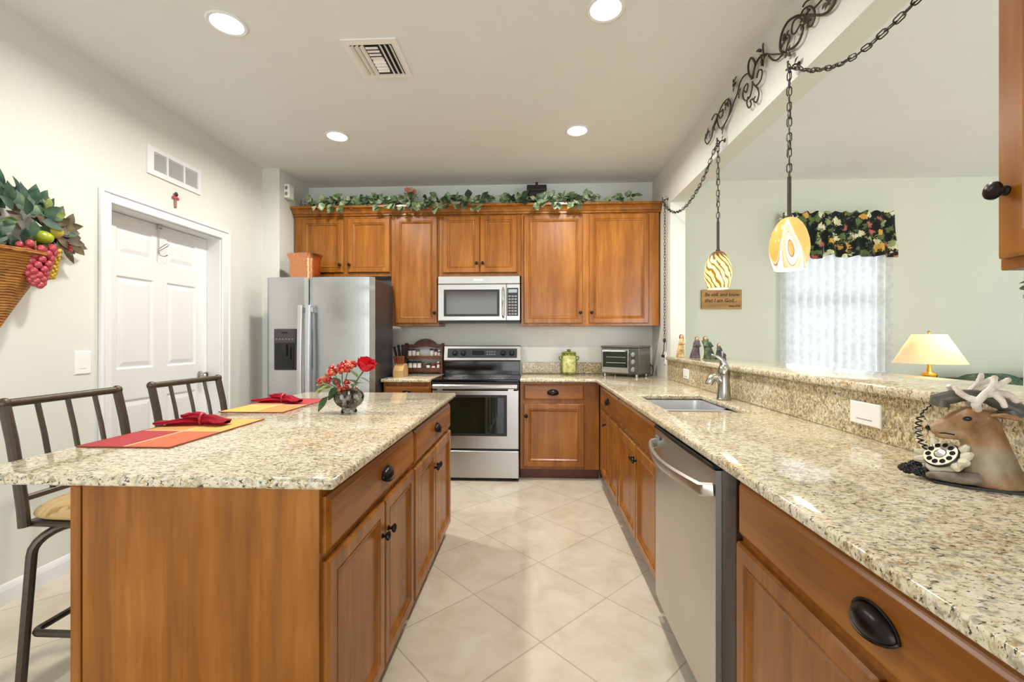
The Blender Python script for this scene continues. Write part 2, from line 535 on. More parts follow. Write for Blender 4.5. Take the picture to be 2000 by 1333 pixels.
w.box(-2.64, -2.3, -3.4, -3.3, 0, CZ); w.box(1.1, 2.4, -3.4, -3.3, 0, CZ); w.box(5.6, 6.72, -3.4, -3.3, 0, CZ)
w.box(-2.3, 1.1, -3.4, -3.3, 2.4, CZ); w.box(2.4, 5.6, -3.4, -3.3, 2.4, CZ)
struct('wall_rear', w, M['wall'])
# white frames of the glass doors behind the camera, the living room set added for light
def slider(name, x0, x1, n):
    f = MB()
    for k in range(n+1):
        x = x0+(x1-x0)*k/n
        f.box(x-0.035, x+0.035, -3.38, -3.32, 0, 2.4)
    for k in range(n):
        a = x0+(x1-x0)*k/n+0.035; b_ = x0+(x1-x0)*(k+1)/n-0.035
        f.box(a, b_, -3.38, -3.32, 0, 0.08); f.box(a, b_, -3.38, -3.32, 2.3, 2.4)
    struct(name, f, M['trim'])
slider('door_2', -2.3, 1.1, 3)
slider('added_door_3', 2.4, 5.6, 3)

f = MB()
for y in (0.335, 1.3, 2.3, 3.265): f.box(6.62, 6.68, y-0.035, y+0.035, 0, 2.35)
for (a, b_) in ((0.37, 1.265), (1.335, 2.265), (2.335, 3.23)):
    f.box(6.62, 6.68, a, b_, 0, 0.08); f.box(6.62, 6.68, a, b_, 2.26, 2.35)
struct('added_door_4', f, M['trim'])  # unseen slider frame added around the side fill light
# baseboards
prof = [(0, 0), (0.014, 0), (0.014, 0.07), (0.009, 0.085), (0.004, 0.095), (0, 0.1)]
def baseboard(name, y0, y1, x=XL):
    b = MB()
    vv = [(x+p[0], y, p[1]) for y in (y0, y1) for p in prof]
    n = len(prof)
    b.add(vv, [tuple(range(n)), tuple(range(n, 2*n))]+[(k, (k+1) % n, n+(k+1) % n, n+k) for k in range(n)])
    struct(name, b, M['trim'])
baseboard('baseboard_left', -3.3, 2.408)
baseboard('baseboard_left_far', 3.50, 3.95)

# pantry door in the left wall: casing, jamb, six-panel leaf
c = MB()
def casing(y0, y1, z0, z1):
    c.box(XL, XL+0.018, y0, y1, z0, z1, 0.004)
c.box(XL, XL+0.019, 2.429, 2.478, 0, 2.133, 0.004); c.box(XL, XL+0.026, 2.408, 2.4285, 0, 2.155, 0.005)
c.box(XL, XL+0.019, 3.406, 3.4725, 0, 2.133, 0.004); c.box(XL, XL+0.026, 3.473, 3.495, 0, 2.155, 0.005)
c.box(XL, XL+0.0185, 2.479, 3.405, 2.08, 2.133, 0.004); c.box(XL, XL+0.026, 2.429, 3.4725, 2.1335, 2.155, 0.005)
struct('trim_1', c, M['trim'])
j = MB()
j.box(-2.70, XL, 2.474, 2.486, 0, 2.085); j.box(-2.70, XL, 3.398, 3.41, 0, 2.085); j.box(-2.70, XL, 2.486, 3.398, 2.073, 2.085)
j.box(-2.64, -2.625, 2.486, 2.50, 0, 2.073)
struct('trim_2', j, M['trim'])
d = MB()                                                             # six-panel leaf, seen from +X: local x runs along +Y
Md = Matrix.Translation((-2.63, 2.488, 0.008)) @ Matrix.Rotation(PI/2, 4, 'Z')
W_, H_ = 0.908, 2.062
cols = [(0.145, 0.415), (0.525, 0.795)]; rows = [(0.17, 0.865), (1.065, 1.665), (1.80, 1.985)]
xs = [0]+[v for cc in cols for v in cc]+[W_]; zs = [0]+[v for r_ in rows for v in r_]+[H_]
for i in range(len(xs)-1):
    for k in range(len(zs)-1):
        if i in (1, 3) and k in (1, 3, 5):
            p_ = [(0, 0), (0.012, 0.009), (0.020, 0.009), (0.046, 0.002), (0.05, 0.002)]
            vv = []
            for (q, y) in p_:
                vv += [(xs[i]+q, y, zs[k]+q), (xs[i+1]-q, y, zs[k]+q), (xs[i+1]-q, y, zs[k+1]-q), (xs[i]+q, y, zs[k+1]-q)]
            ff = []
            for a in range(len(p_)-1):
                for e in range(4):
                    ff.append((a*4+e, a*4+(e+1) % 4, a*4+4+(e+1) % 4, a*4+4+e))
            e = (len(p_)-1)*4; ff.append((e, e+1, e+2, e+3))
            d.add(vv, ff, False, Md)
        else:
            d.add([(xs[i], 0, zs[k]), (xs[i+1], 0, zs[k]), (xs[i+1], 0, zs[k+1]), (xs[i], 0, zs[k+1])], [(0, 1, 2, 3)], False, Md)
d.box(0, W_, 0.011, 0.04, 0, H_, M=Md)
door = struct('door_1', d, M['trim'])
ROOTM[door.name] = Matrix.Identity(4)
k = MB()
Mk = Matrix.Translation((-2.63, 3.325, 0.985)) @ Matrix.Rotation(PI/2, 4, 'Y')
k.lathe([(0.0, 0.0), (0.030, 0.0), (0.031, 0.006), (0.012, 0.010), (0.011, 0.034), (0.022, 0.042), (0.027, 0.055), (0.022, 0.066), (0, 0.070)], 20, Mk)
k.build('door_knob', M['chrome'], door, local=True, label='round chrome door knob')

# the living room window with its frame
f = MB()
f.box(2.50, 3.45, 4.50, 4.56, 0.75, 0.80); f.box(2.50, 3.45, 4.50, 4.56, 2.20, 2.25)
f.box(2.50, 2.55, 4.50, 4.56, 0.80, 2.20); f.box(3.40, 3.45, 4.50, 4.56, 0.80, 2.20)
f.box(2.55, 3.40, 4.51, 4.55, 1.62, 1.68)
win = struct('window_1', f, M['trim'])
ROOTM[win.name] = Matrix.Identity(4)
def glass_mat(name, tint=(250, 252, 252), thin=True):
    m = bpy.data.materials.new(name); m.use_nodes = True
    nt = m.node_tree; nt.nodes.clear()
    out = nt.nodes.new('ShaderNodeOutputMaterial'); mx = nt.nodes.new('ShaderNodeMixShader')
    tr = nt.nodes.new('ShaderNodeBsdfTransparent'); gl = nt.nodes.new('ShaderNodeBsdfGlossy')
    tr.inputs[0].default_value = lin(tint); gl.inputs['Roughness'].default_value = 0.03
    fr = nt.nodes.new('ShaderNodeFresnel'); fr.inputs[0].default_value = 1.45
    nt.links.new(fr.outputs[0], mx.inputs[0]); nt.links.new(tr.outputs[0], mx.inputs[1]); nt.links.new(gl.outputs[0], mx.inputs[2])
    nt.links.new(mx.outputs[0], out.inputs[0])
    return m
M['pane'] = glass_mat('window_glass')
g = MB(); g.box(2.55, 3.40, 4.528, 4.532, 0.80, 2.20)
g.build('pane', M['pane'], win, local=True)

# ================================================================== CABINETS
BACK = 0.0; PEN = -PI/2; ISL = PI/2                                  # fronts facing -Y, -X, +X
DOORP = [(0, 0), (0, -0.013), (0.006, -0.020), (0.044, -0.020), (0.047, -0.0150), (0.051, -0.0150), (0.054, -0.0188), (0.060, -0.0165), (0.068, -0.0085), (0.073, -0.0080)]
DRAWP = [(0, 0), (0, -0.011), (0.008, -0.0165), (0.013, -0.0205), (0.015, -0.020)]

def knob_mb(x, z, y=-0.020):
    k = MB()
    Mk = Matrix.Translation((x, y, z)) @ Matrix.Rotation(PI/2, 4, 'X')
    k.lathe([(0.0, 0), (0.009, 0), (0.009, 0.003), (0.0055, 0.006), (0.0055, 0.012), (0.013, 0.016), (0.0165, 0.021), (0.0155, 0.026), (0.010, 0.029), (0, 0.030)], 16, Mk)
    return k
def pull_mb(x, z, y=-0.020, w=0.048, h=0.031, d=0.026):
    p = MB()
    def fn(u, v):
        a = PI*u; b = -0.55+(PI/2+0.55)*v
        return (x+w*math.cos(a), y-d*math.sin(a)*math.cos(b)*0.98-0.001, z-0.012+h*math.sin(a)*math.sin(b))
    p.grid(fn, 18, 8)
    rim = [(x+(w+0.003)*math.cos(PI*t/20), y-0.002, z-0.012+(h+0.003)*math.sin(PI*t/20)) for t in range(21)]
    p.tube(rim, 0.0025, 6)
    lip = [(x+w*math.cos(PI*t/20), y-d*math.sin(PI*t/20)*math.cos(0.55)*0.98-0.001, z-0.012-h*math.sin(PI*t/20)*math.sin(0.55)) for t in range(21)]
    p.tube(lip, 0.003, 6)
    return p

def cabinet(name, label, loc, rotz, W, D, H, fronts, toe=0.1, toe_in=0.065, cat='cabinet', group=None, bottom=0.0, z_from=None):
    """local frame: x along the front, -y out of the front, z up; fronts = (kind, x0, x1, z0, z1, hardware)"""
    t = thing(name, label, cat, loc, rotz, group)
    c = MB(); c.box(0.0005, W-0.0005, 0, D, toe, H, 0.002)
    c.build('carcass', M['wood'], t, local=True)
    if toe > 0:
        k = MB(); k.box(0.0005, W-0.0005, toe_in, D, 0, toe)
        k.build('toe_kick', M['wooddark'], t, local=True)
    for (kind, x0, x1, z0, z1, hw) in fronts:
        m = MB()
        if kind == 'door':
            m.rings(x0, x1, z0, z1, DOORP); p = m.build('door', M['wood'], t, local=True)
        else:
            m.rings(x0, x1, z0, z1, DRAWP); p = m.build('drawer' if kind == 'drawer' else 'false_front', M['woodh'], t, local=True)
        if hw:
            if hw[0] == 'knob': knob_mb(hw[1], hw[2]).build('knob', M['bronze'], p, local=True)
            else: pull_mb(hw[1], hw[2]).build('cup_pull', M['bronze'], p, local=True)
    return t

# --- upper cabinets on the back wall (frame front at Y 4.18)
YU = 4.18; DU = YB-YU-0.002
def upper(name, label, x0, x1, z0, fronts):
    fr = [(k_, a-x0, b-x0, c_-z0, d_-z0, (h_[0], h_[1]-x0, h_[2]-z0) if h_ else None) for (k_, a, b, c_, d_, h_) in fronts]
    return cabinet(name, label, (x0, YU, z0), BACK, x1-x0, DU, 2.468-z0, fr, toe=0.0, cat='cabinet')
upper('upper_cabinet', 'short two-door brown wall cabinet above the refrigerator', -2.342, -1.376, 1.878,
      [('door', -2.264, -1.845, 1.915, 2.443, ('knob', -1.871, 1.99)), ('door', -1.80, -1.384, 1.915, 2.443, ('knob', -1.778, 1.99))])
upper('upper_cabinet', 'tall narrow brown wall cabinet with one door, left of the microwave', -1.374, -0.906, 1.393,
      [('door', -1.333, -0.918, 1.418, 2.455, ('knob', -0.942, 1.52))])
upper('upper_cabinet', 'short two-door brown wall cabinet right above the microwave', -0.904, -0.110, 1.872,
      [('door', -0.865, -0.509, 1.905, 2.455, ('knob', -0.535, 1.995)), ('door', -0.503, -0.147, 1.905, 2.455, ('knob', -0.477, 1.995))])
upper('upper_cabinet', 'wide tall two-door brown wall cabinet right of the microwave', -0.108, 1.196, 1.393,
      [('door', -0.083, 0.478, 1.416, 2.455, ('knob', 0.455, 1.518)), ('door', 0.538, 1.097, 1.416, 2.455, ('knob', 0.560, 1.518))])
# crown moulding along their tops
cr = MB()
cp = [(0, 0), (-0.012, 0), (-0.012, 0.016), (-0.022, 0.022), (-0.030, 0.040), (-0.046, 0.058), (-0.058, 0.064), (-0.066, 0.066), (-0.066, 0.086), (0, 0.086)]
n_ = len(cp)
vv = [(-2.346+0.0, YU+p[0], 2.469+p[1]) for p in cp]+[(1.205, YU+p[0], 2.469+p[1]) for p in cp]
cr.add(vv, [tuple(range(n_)), tuple(range(n_, 2*n_))]+[(a, (a+1) % n_, n_+(a+1) % n_, n_+a) for a in range(n_)])
cr.box(-2.342, 1.198, YU, YB-0.002, 2.541, 2.553)
solo('crown_molding', cr, M['wood'], 'long brown crown molding along the tops of the wall cabinets', 'molding', (-0.57, YU, 2.469))

# --- base cabinets on the back wall
cabinet('base_cabinet', 'narrow brown base cabinet between the refrigerator and the range', (-1.338, 3.85, 0), BACK, 0.434, 0.628, 0.883,
        [('drawer', 0.012, 0.424, 0.715, 0.845, ('pull', 0.218, 0.785)), ('door', 0.012, 0.424, 0.125, 0.685, ('knob', 0.385, 0.585))])
cabinet('base_cabinet', 'brown base cabinet with one drawer and one door, right of the range', (-0.112, 3.91, 0), BACK, 0.705, 0.568, 0.883,
        [('drawer', 0.032, 0.571, 0.724, 0.861, ('pull', 0.294, 0.796)), ('door', 0.032, 0.571, 0.125, 0.688, ('knob', 0.055, 0.580))])

# --- peninsula (frame front at X 0.60), local x = distance towards the camera
XP = 0.600
cabinet('base_cabinet', 'brown corner base cabinet of the sink counter with one drawer over two doors', (XP, 3.908, 0), PEN, 0.918, 0.61, 0.883,
        [('drawer', 0.165, 0.894, 0.715, 0.858, ('pull', 0.53, 0.788)), ('door', 0.165, 0.525, 0.12, 0.668, ('knob', 0.42, 0.585)), ('door', 0.534, 0.894, 0.12, 0.668, None)])
cabinet('sink_base_cabinet', 'brown sink base cabinet with plain false front above two doors', (XP, 2.988, 0), PEN, 0.955, 0.61, 0.68,
        [('false_front', 0.012, 0.945, 0.715, 0.862, None), ('door', 0.012, 0.494, 0.12, 0.668, ('knob', 0.468, 0.588)), ('door', 0.502, 0.945, 0.12, 0.668, ('knob', 0.528, 0.588))])
sb = [o for o in COL.objects if o.name == 'sink_base_cabinet'][0]
mb = MB(); mb.box(0.0005, 0.9545, 0, 0.02, 0.68, 0.883); mb.build('front_rail', M['wood'], sb, local=True)
cabinet('base_cabinet', 'large brown base cabinet right of the dishwasher, nearest the camera', (XP, 1.275, 0), PEN, 1.05, 0.61, 0.883,
        [('drawer', 0.012, 1.035, 0.715, 0.866, ('pull', 0.510, 0.797)), ('door', 0.002, 0.508, 0.12, 0.692, ('knob', 0.475, 0.6)), ('door', 0.516, 1.035, 0.12, 0.692, ('knob', 0.55, 0.6))])

# --- island (door faces at X -0.528)
XI = -0.548
isl = cabinet('island_cabinet', 'large brown kitchen island cabinet unit nearest the camera', (XI, 1.105, 0), ISL, 0.825, 0.64, 0.883,
        [('drawer', 0.004, 0.815, 0.710, 0.858, ('pull', 0.445, 0.790)), ('door', 0.004, 0.434, 0.085, 0.688, ('knob', 0.405, 0.575)), ('door', 0.440, 0.815, 0.085, 0.688, ('knob', 0.470, 0.575))], toe=0.065, toe_in=0.05)
e = MB(); e.box(-1.186, -0.548, 1.094, 1.1045, 0.0, 0.883)
e.build('end_panel', M['wood'], isl)
e = MB(); e.box(-1.216, -1.189, 1.088, 1.930, 0.0, 0.883, 0.003)
e.build('back_panel', M['wood'], isl)
isl2 = cabinet('island_cabinet', 'brown kitchen island cabinet unit farther back, nearest the range', (XI, 1.932, 0), ISL, 0.88, 0.64, 0.883,
        [('drawer', 0.012, 0.850, 0.700, 0.852, ('pull', 0.45, 0.785)), ('door', 0.012, 0.420, 0.085, 0.680, ('knob', 0.392, 0.575)), ('door', 0.428, 0.866, 0.085, 0.680, ('knob', 0.456, 0.575))], toe=0.065, toe_in=0.05)
e = MB(); e.box(-1.216, -1.189, 1.932, 2.812, 0.0, 0.883, 0.003)
e.build('back_panel', M['wood'], isl2)

# --- wall cabinet at the right edge, close to the camera
cabinet('upper_cabinet', 'brown wall cabinet at the right edge of the picture, close to camera', (0.872, 0.855, 1.397), PEN, 1.2, 0.340, 1.07,
        [('door', 0.012, 0.59, 0.02, 1.05, ('knob', 0.030, 0.14)), ('door', 0.61, 1.19, 0.02, 1.05, None)], toe=0.0)

# ================================================================== STONE
t_ = 0.030
isl_top = MB().slab([-1.515, -0.503], [1.078, 2.845], lambda x, y: True, 0.884, 0.914, 0.010)
solo('island_countertop', isl_top, M['granite'], 'speckled cream granite top of the kitchen island', 'countertop', (-1.0, 1.96, 0.884))
solo('countertop', MB().slab([-1.345, -0.903], [3.795, 4.477], lambda x, y: True, 0.884, 0.914, 0.008), M['granite'],
     'short piece of granite countertop left of the range', 'countertop', (-1.12, 4.13, 0.884))
xs = [-0.112, 0.556, 0.672, 1.062, 1.2135]; ys = [-0.6, 2.155, 2.80, 3.868, 4.4785]
def solid(x, y):
    if y > 3.868: return True
    if x < 0.556: return False
    return not (0.672 < x < 1.062 and 2.155 < y < 2.80)
ct = MB().slab(xs, ys, solid, 0.884, 0.914, 0.008)
solo('countertop', ct, M['granite'], 'long L-shaped granite countertop with the sink cut into it', 'countertop', (0.876, 2.5, 0.884))
solo('backsplash', MB().box(-1.338, -0.906, 4.458, 4.478, 0.9145, 1.03, 0.003), M['granite_shaded'], 'low granite backsplash strip left of the range', 'backsplash', (-1.12, 4.468, 0.9145))
solo('backsplash', MB().box(-0.108, 1.194, 4.458, 4.478, 0.9145, 1.03, 0.003), M['granite_shaded'], 'low granite backsplash strip behind green canister and toaster oven', 'backsplash', (0.54, 4.468, 0.9145))
solo('backsplash', MB().box(1.197, 1.2145, 0.2, 3.93, 0.9145, 1.0795, 0.001), M['granite_shaded'], 'tall granite backsplash below the raised bar, behind the faucet', 'backsplash', (1.205, 2.0, 0.9145))
solo('raised_countertop', MB().slab([1.170, 1.64], [1.140, 3.895], lambda x, y: True, 1.0805, 1.1135, 0.011), M['granite'], 'raised granite bar ledge along the pass-through opening', 'countertop', (1.4, 2.5, 1.0805))
# ================================================================== APPLIANCES
# --- refrigerator
fr = thing('refrigerator', 'stainless side-by-side refrigerator with dispenser in its left door', 'refrigerator', (-1.828, 3.99, 0))
b = MB(); b.box(-2.300, -1.356, 3.692, 4.172, 0.03, 1.785, 0.006)
for x in (-2.25, -1.41):
    b.box(x-0.03, x+0.03, 3.78, 4.15, 0.0005, 0.03)
b.build('body', M['charcoal'], fr)
def bowed(x0, x1, y0, bow, yb, r=0.02, n=14):
    p = [(x0, yb)]
    for i in range(n+1):
        t = i/n; x = x0+(x1-x0)*t
        e = min(t, 1-t)*(x1-x0)
        c = r-math.sqrt(max(0, r*r-(r-min(e, r))**2))
        p.append((x, y0+bow*(2*t-1)**2+c))
    p.append((x1, yb))
    return p
dl = MB(); dl.prism(bowed(-2.304, -1.937, 3.652, 0.012, 3.69), 0.10, 1.800)
DL = dl.build('freezer_door', M['fridge'], fr, sharp=0.8)
dr = MB(); dr.prism(bowed(-1.927, -1.352, 3.648, 0.016, 3.69), 0.10, 1.800)
DR = dr.build('fresh_food_door', M['fridge'], fr, sharp=0.8)
g = MB(); g.box(-2.29, -1.365, 3.665, 3.691, 0.02, 0.09, 0.004)
for i in range(6): g.box(-2.2, -1.45, 3.661, 3.665, 0.03+0.009*i, 0.034+0.009*i)
g.build('kick_grille', M['charcoal'], fr)
for x0, D in ((-1.966, DL), (-1.897, DR)):
    h = MB(); pts = []
    for i in range(15):
        t = i/14; pts.append((x0, 3.604-0.012*math.sin(PI*t), 0.55+1.0*t))
    h.grid(lambda u, v, x0=x0: (x0+0.021*math.copysign(abs(math.cos(2*PI*u))**0.5, math.cos(2*PI*u)), 3.600-0.014*math.sin(PI*v)+0.011*math.copysign(abs(math.sin(2*PI*u))**0.5, math.sin(2*PI*u)), 0.55+1.0*v), 20, 12, cu=True)
    h.box(x0-0.020, x0+0.020, 3.592, 3.611, 1.545, 1.556, 0.003); h.box(x0-0.020, x0+0.020, 3.592, 3.611, 0.544, 0.555, 0.003)
    h.box(x0-0.014, x0+0.014, 3.600, 3.655, 1.50, 1.54); h.box(x0-0.014, x0+0.014, 3.600, 3.655, 0.56, 0.60)
    h.build('handle', M['handle_steel'], D)
dp = MB(); dp.box(-2.215, -2.020, 3.628, 3.66, 1.0, 1.355, 0.006)
DP = dp.build('dispenser', M['charcoal'], fr, label='dark water and ice dispenser')
q = MB(); q.box(-2.203, -2.032, 3.624, 3.63, 1.012, 1.235, 0.003); q.build('recess', M['black'], DP)
q = MB(); q.box(-2.140, -2.095, 3.605, 3.63, 1.12, 1.225, 0.004); q.box(-2.075, -2.060, 3.610, 3.63, 1.09, 1.2, 0.004); q.box(-2.19, -2.045, 3.612, 3.63, 1.012, 1.022)
q.build('paddle', M['blackm'], DP)
q = MB(); q.box(-2.145, -2.09, 3.6255, 3.63, 1.315, 1.33, 0.001); q.build('display', M['black'], DP)
q = MB()
for i in range(6): q.box(-2.195+0.028*i, -2.183+0.028*i, 3.6255, 3.63, 1.262, 1.270)
q.build('buttons', M['greyline'], DP)
lg = MB()
lg.tube([(-1.498+0.019*math.cos(2*PI*k/24), 3.656, 1.728+0.019*math.sin(2*PI*k/24)) for k in range(24)], 0.0025, 6, closed=True)
for (cx_, cz_) in ((-0.007, 0.0), (0.006, 0.0)):
    lg.tube([(-1.498+cx_+0.007*math.cos(a), 3.656, 1.728+cz_+0.009*math.sin(a)) for a in [0.4+0.3*k for k in range(17)]], 0.0015, 5)
lg.build('emblem', M['greyline'], DR)

# --- range
rg = thing('range', 'stainless electric range with black glass top between the base cabinets', 'range', (-0.508, 4.16, 0))
b = MB(); b.box(-0.898, -0.118, 3.875, 4.455, 0.02, 0.885, 0.003)
for x in (-0.86, -0.155):
    for y in (3.93, 4.4): b.cyl((x, y, 0.0005), (x, y, 0.03), 0.018, 10)
b.build('body', M['blackm'], rg)
c = MB(); c.box(-0.898, -0.118, 3.838, 4.40, 0.886, 0.908, 0.007)
CT = c.build('cooktop', M['black'], rg)
for (x, y, r_) in ((-0.71, 3.98, 0.105), (-0.31, 3.98, 0.085), (-0.71, 4.24, 0.075), (-0.31, 4.24, 0.095)):
    q = MB()
    q.tube([(x+r_*math.cos(2*PI*k/40), y+r_*math.sin(2*PI*k/40), 0.9083) for k in range(40)], 0.0012, 4, closed=True)
    q.tube([(x+r_*0.6*math.cos(2*PI*k/40), y+r_*0.6*math.sin(2*PI*k/40), 0.9083) for k in range(40)], 0.0008, 4, closed=True)
    q.build('burner_ring', M['greyline'], CT)
g = MB(); g.box(-0.888, -0.126, 4.385, 4.455, 0.905, 1.045, 0.005)
g.build('splash_guard', M['black'], rg)
g = MB()
g.prism([(4.368, 1.042), (4.360, 1.055), (4.392, 1.192), (4.400, 1.200), (4.455, 1.200), (4.455, 1.042)], -0.894, -0.120, M=Matrix(((0, 0, 1, 0), (1, 0, 0, 0), (0, 1, 0, 0), (0, 0, 0, 1))))
BG = g.build('control_panel', M['steel3'], rg)
Mp = Matrix.Translation((-0.507, 4.3755, 1.1235)) @ Matrix.Rotation(-0.23, 4, 'X')
q = MB(); q.box(-0.352, 0.352, -0.0035, 0.0, -0.048, 0.048, 0.002, Mp); IN = q.build('panel_inset', pbr('smoke_panel', (70, 76, 82), 0.2, 0.3), BG)
q = MB(); q.box(-0.10, 0.02, -0.0045, -0.003, -0.02, 0.024, 0.001, Mp); q.build('clock_display', M['black'], IN)
q = MB()
for i in range(4):
    for k_ in range(2): q.box(0.045+0.024*i, 0.061+0.024*i, -0.0045, -0.003, -0.018+0.026*k_, -0.008+0.026*k_, 0, Mp)
q.build('buttons', M['greyline'], IN)
for x in (-0.275, -0.190, 0.212, 0.300):
    k = MB(); Mk = Mp @ T(x, -0.004, 0, rx=PI/2)
    k.tube([Mk @ Vector((0.029*math.cos(2*PI*i/28), 0.029*math.sin(2*PI*i/28), 0.001)) for i in range(28)], 0.0022, 5, closed=True)
    k.lathe([(0, 0), (0.027, 0), (0.026, 0.006), (0.020, 0.009), (0.018, 0.024), (0.0165, 0.026), (0, 0.027)], 20, Mk)
    k.box(-0.004, 0.004, -0.018, 0.018, 0.024, 0.031, 0.001, Mk)
    k.build('knob', M['blackm'], BG)
h = MB(); h.box(-0.897, -0.119, 3.846, 3.876, 0.868, 0.886, 0.002); h.build('front_rail', M['blackm'], rg)
h = MB(); h.box(-0.893, -0.123, 3.800, 3.850, 0.826, 0.866, 0.012); h.box(-0.85, -0.80, 3.84, 3.862, 0.80, 0.83); h.box(-0.216, -0.166, 3.84, 3.862, 0.80, 0.83)
h.build('oven_handle', M['steel3'], rg)
d = MB(); d.box(-0.896, -0.120, 3.846, 3.874, 0.290, 0.812, 0.005)
OD = d.build('oven_door', M['steel3'], rg)
d = MB(); d.box(-0.800, -0.226, 3.841, 3.848, 0.405, 0.770, 0.003); d.build('window_trim', M['blackm'], OD)
d = MB(); d.box(-0.775, -0.252, 3.839, 3.843, 0.428, 0.748, 0.001); d.build('oven_window', M['glassdark'], OD)
d = MB(); d.box(-0.896, -0.120, 3.846, 3.874, 0.030, 0.272, 0.005); d.build('storage_drawer', M['steel3'], rg)
d = MB(); d.box(-0.89, -0.126, 3.866, 3.876, 0.272, 0.290); d.build('gap_shadow_strip', M['blackm'], rg)

# --- microwave
mw = thing('microwave', 'stainless over-the-range microwave mounted under the short wall cabinet', 'microwave', (-0.51, 4.30, 1.435))
b = MB(); b.box(-0.902, -0.118, 4.135, 4.470, 1.436, 1.868, 0.003); b.build('body', M['charcoal'], mw)
b = MB(); b.box(-0.902, -0.118, 4.118, 4.136, 1.792, 1.868, 0.005); VG = b.build('vent_panel', M['steel3'], mw)
q = MB(); q.box(-0.56, -0.47, 4.1165, 4.119, 1.822, 1.836, 0.001); q.build('name_badge', M['plastic'], VG)
b = MB(); b.box(-0.902, -0.248, 4.116, 4.136, 1.442, 1.788, 0.004); MD = b.build('door', M['steel3'], mw)
q = MB(); q.box(-0.845, -0.312, 4.1125, 4.118, 1.482, 1.738, 0.004); q.build('window_trim', M['blackm'], MD)
q = MB(); q.box(-0.822, -0.334, 4.1105, 4.114, 1.502, 1.718, 0.002); q.build('window', M['mwglass'], MD)
h = MB(); h.tube([(-0.276, 4.118, 1.475), (-0.276, 4.088, 1.487)]+[(-0.276, 4.082-0.008*math.sin(PI*t/8), 1.49+0.245*t/8) for t in range(9)]+[(-0.276, 4.088, 1.738), (-0.276, 4.118, 1.75)], 0.012, 8)
h.build('handle', M['chrome'], MD)
b = MB(); b.box(-0.246, -0.118, 4.116, 4.136, 1.442, 1.788, 0.004); CP = b.build('control_panel', M['steel3'], mw)
q = MB(); q.box(-0.240, -0.134, 4.1135, 4.118, 1.486, 1.752, 0.002); KP = q.build('keypad', M['blackm'], CP)
q = MB(); q.box(-0.228, -0.146, 4.1125, 4.114, 1.706, 1.738); q.build('display', pbr('display_grey', (150, 160, 165), 0.3), KP)
q = MB()
for i in range(3):
    for k_ in range(7):
        q.box(-0.228+0.029*i, -0.206+0.029*i, 4.1125, 4.114, 1.498+0.028*k_, 1.512+0.028*k_)
q.build('buttons', M['greyline'], KP)
b = MB(); b.box(-0.90, -0.12, 4.14, 4.40, 1.424, 1.436); b.build('underside_vent', M['blackm'], mw)

# --- dishwasher
dw = thing('dishwasher', 'stainless dishwasher with curved bar handle under the sink counter', 'dishwasher', (0.86, 1.69, 0))
b = MB(); b.box(0.592, 1.15, 1.372, 2.016, 0.10, 0.875, 0.003); b.box(0.66, 1.15, 1.38, 2.01, 0.0005, 0.10); b.build('tub', M['blackm'], dw)
def bow_y(y0, y1, x0, bow, xb, n=12):
    p = [(xb, y0)]
    for i in range(n+1):
        t = i/n; p.append((x0+bow*(2*t-1)**2, y0+(y1-y0)*t))
    p.append((xb, y1)); return p
d = MB(); d.prism(bow_y(1.370, 2.024, 0.556, 0.008, 0.59), 0.105, 0.862); DD = d.build('door', M['steel2'], dw)
d = MB(); d.box(0.556, 0.590, 1.372, 2.020, 0.864, 0.878, 0.002); d.build('control_strip', M['blackm'], dw)
h = MB(); h.tube([(0.560, 1.995, 0.800), (0.535, 1.985, 0.798)]+[(0.528-0.042*math.sin(PI*t/12), 1.97-0.57*t/12, 0.795) for t in range(13)]+[(0.535, 1.388, 0.798), (0.560, 1.378, 0.800)], 0.010, 8, squash=2.2)
h.build('handle', M['steel2'], DD)
h = MB(); h.box(0.5535, 0.557, 1.93, 1.99, 0.822, 0.838); h.build('badge', M['greyline'], DD)
f_ = MB(); f_.box(0.583, 0.62, 1.278, 1.368, 0.0005, 0.883, 0.002)
solo('filler_strip', f_, pbr('filler_dark', (44, 28, 24), 0.4, var=0.15), 'dark vertical filler strip between the dishwasher and near cabinet', 'filler strip', (0.6, 1.32, 0))

# --- sink and faucet
sk = thing('kitchen_sink', 'double-bowl stainless undermount sink in the granite counter', 'sink', (0.867, 2.48, 0.70))
def bowl(y0, y1, x0, x1, zt, zb, r=0.05):
    m = MB()
    def rr(ix, z, rad):
        a0, a1, c0, c1 = x0+ix, x1-ix, y0+ix, y1-ix
        pts = []
        for (cx_, cy_, st) in ((a1-rad, c1-rad, 0), (a0+rad, c1-rad, PI/2), (a0+rad, c0+rad, PI), (a1-rad, c0+rad, 3*PI/2)):
            for k in range(6):
                a = st+PI/2*k/5
                pts.append((cx_+rad*math.cos(a), cy_+rad*math.sin(a), z))
        return pts
    lv = [rr(-0.012, zt, r+0.01), rr(0, zt-0.002, r), rr(0.004, zt-0.05, r), rr(0.010, zb+0.03, r), rr(0.035, zb, r*0.8), rr(0.08, zb-0.004, 0.03)]
    vv = [p for l in lv for p in l]; n = 24
    ff = []
    for i in range(len(lv)-1):
        for k in range(n): ff.append((i*n+k, i*n+(k+1) % n, (i+1)*n+(k+1) % n, (i+1)*n+k))
    ff.append(tuple((len(lv)-1)*n+k for k in range(n)))
    m.add(vv, ff, True)
    return m
B1 = bowl(2.425, 2.795, 0.677, 1.057, 0.8835, 0.705).build('bowl', M['sinksteel'], sk)
B2 = bowl(2.160, 2.400, 0.677, 1.057, 0.8835, 0.735).build('bowl', M['sinksteel'], sk)
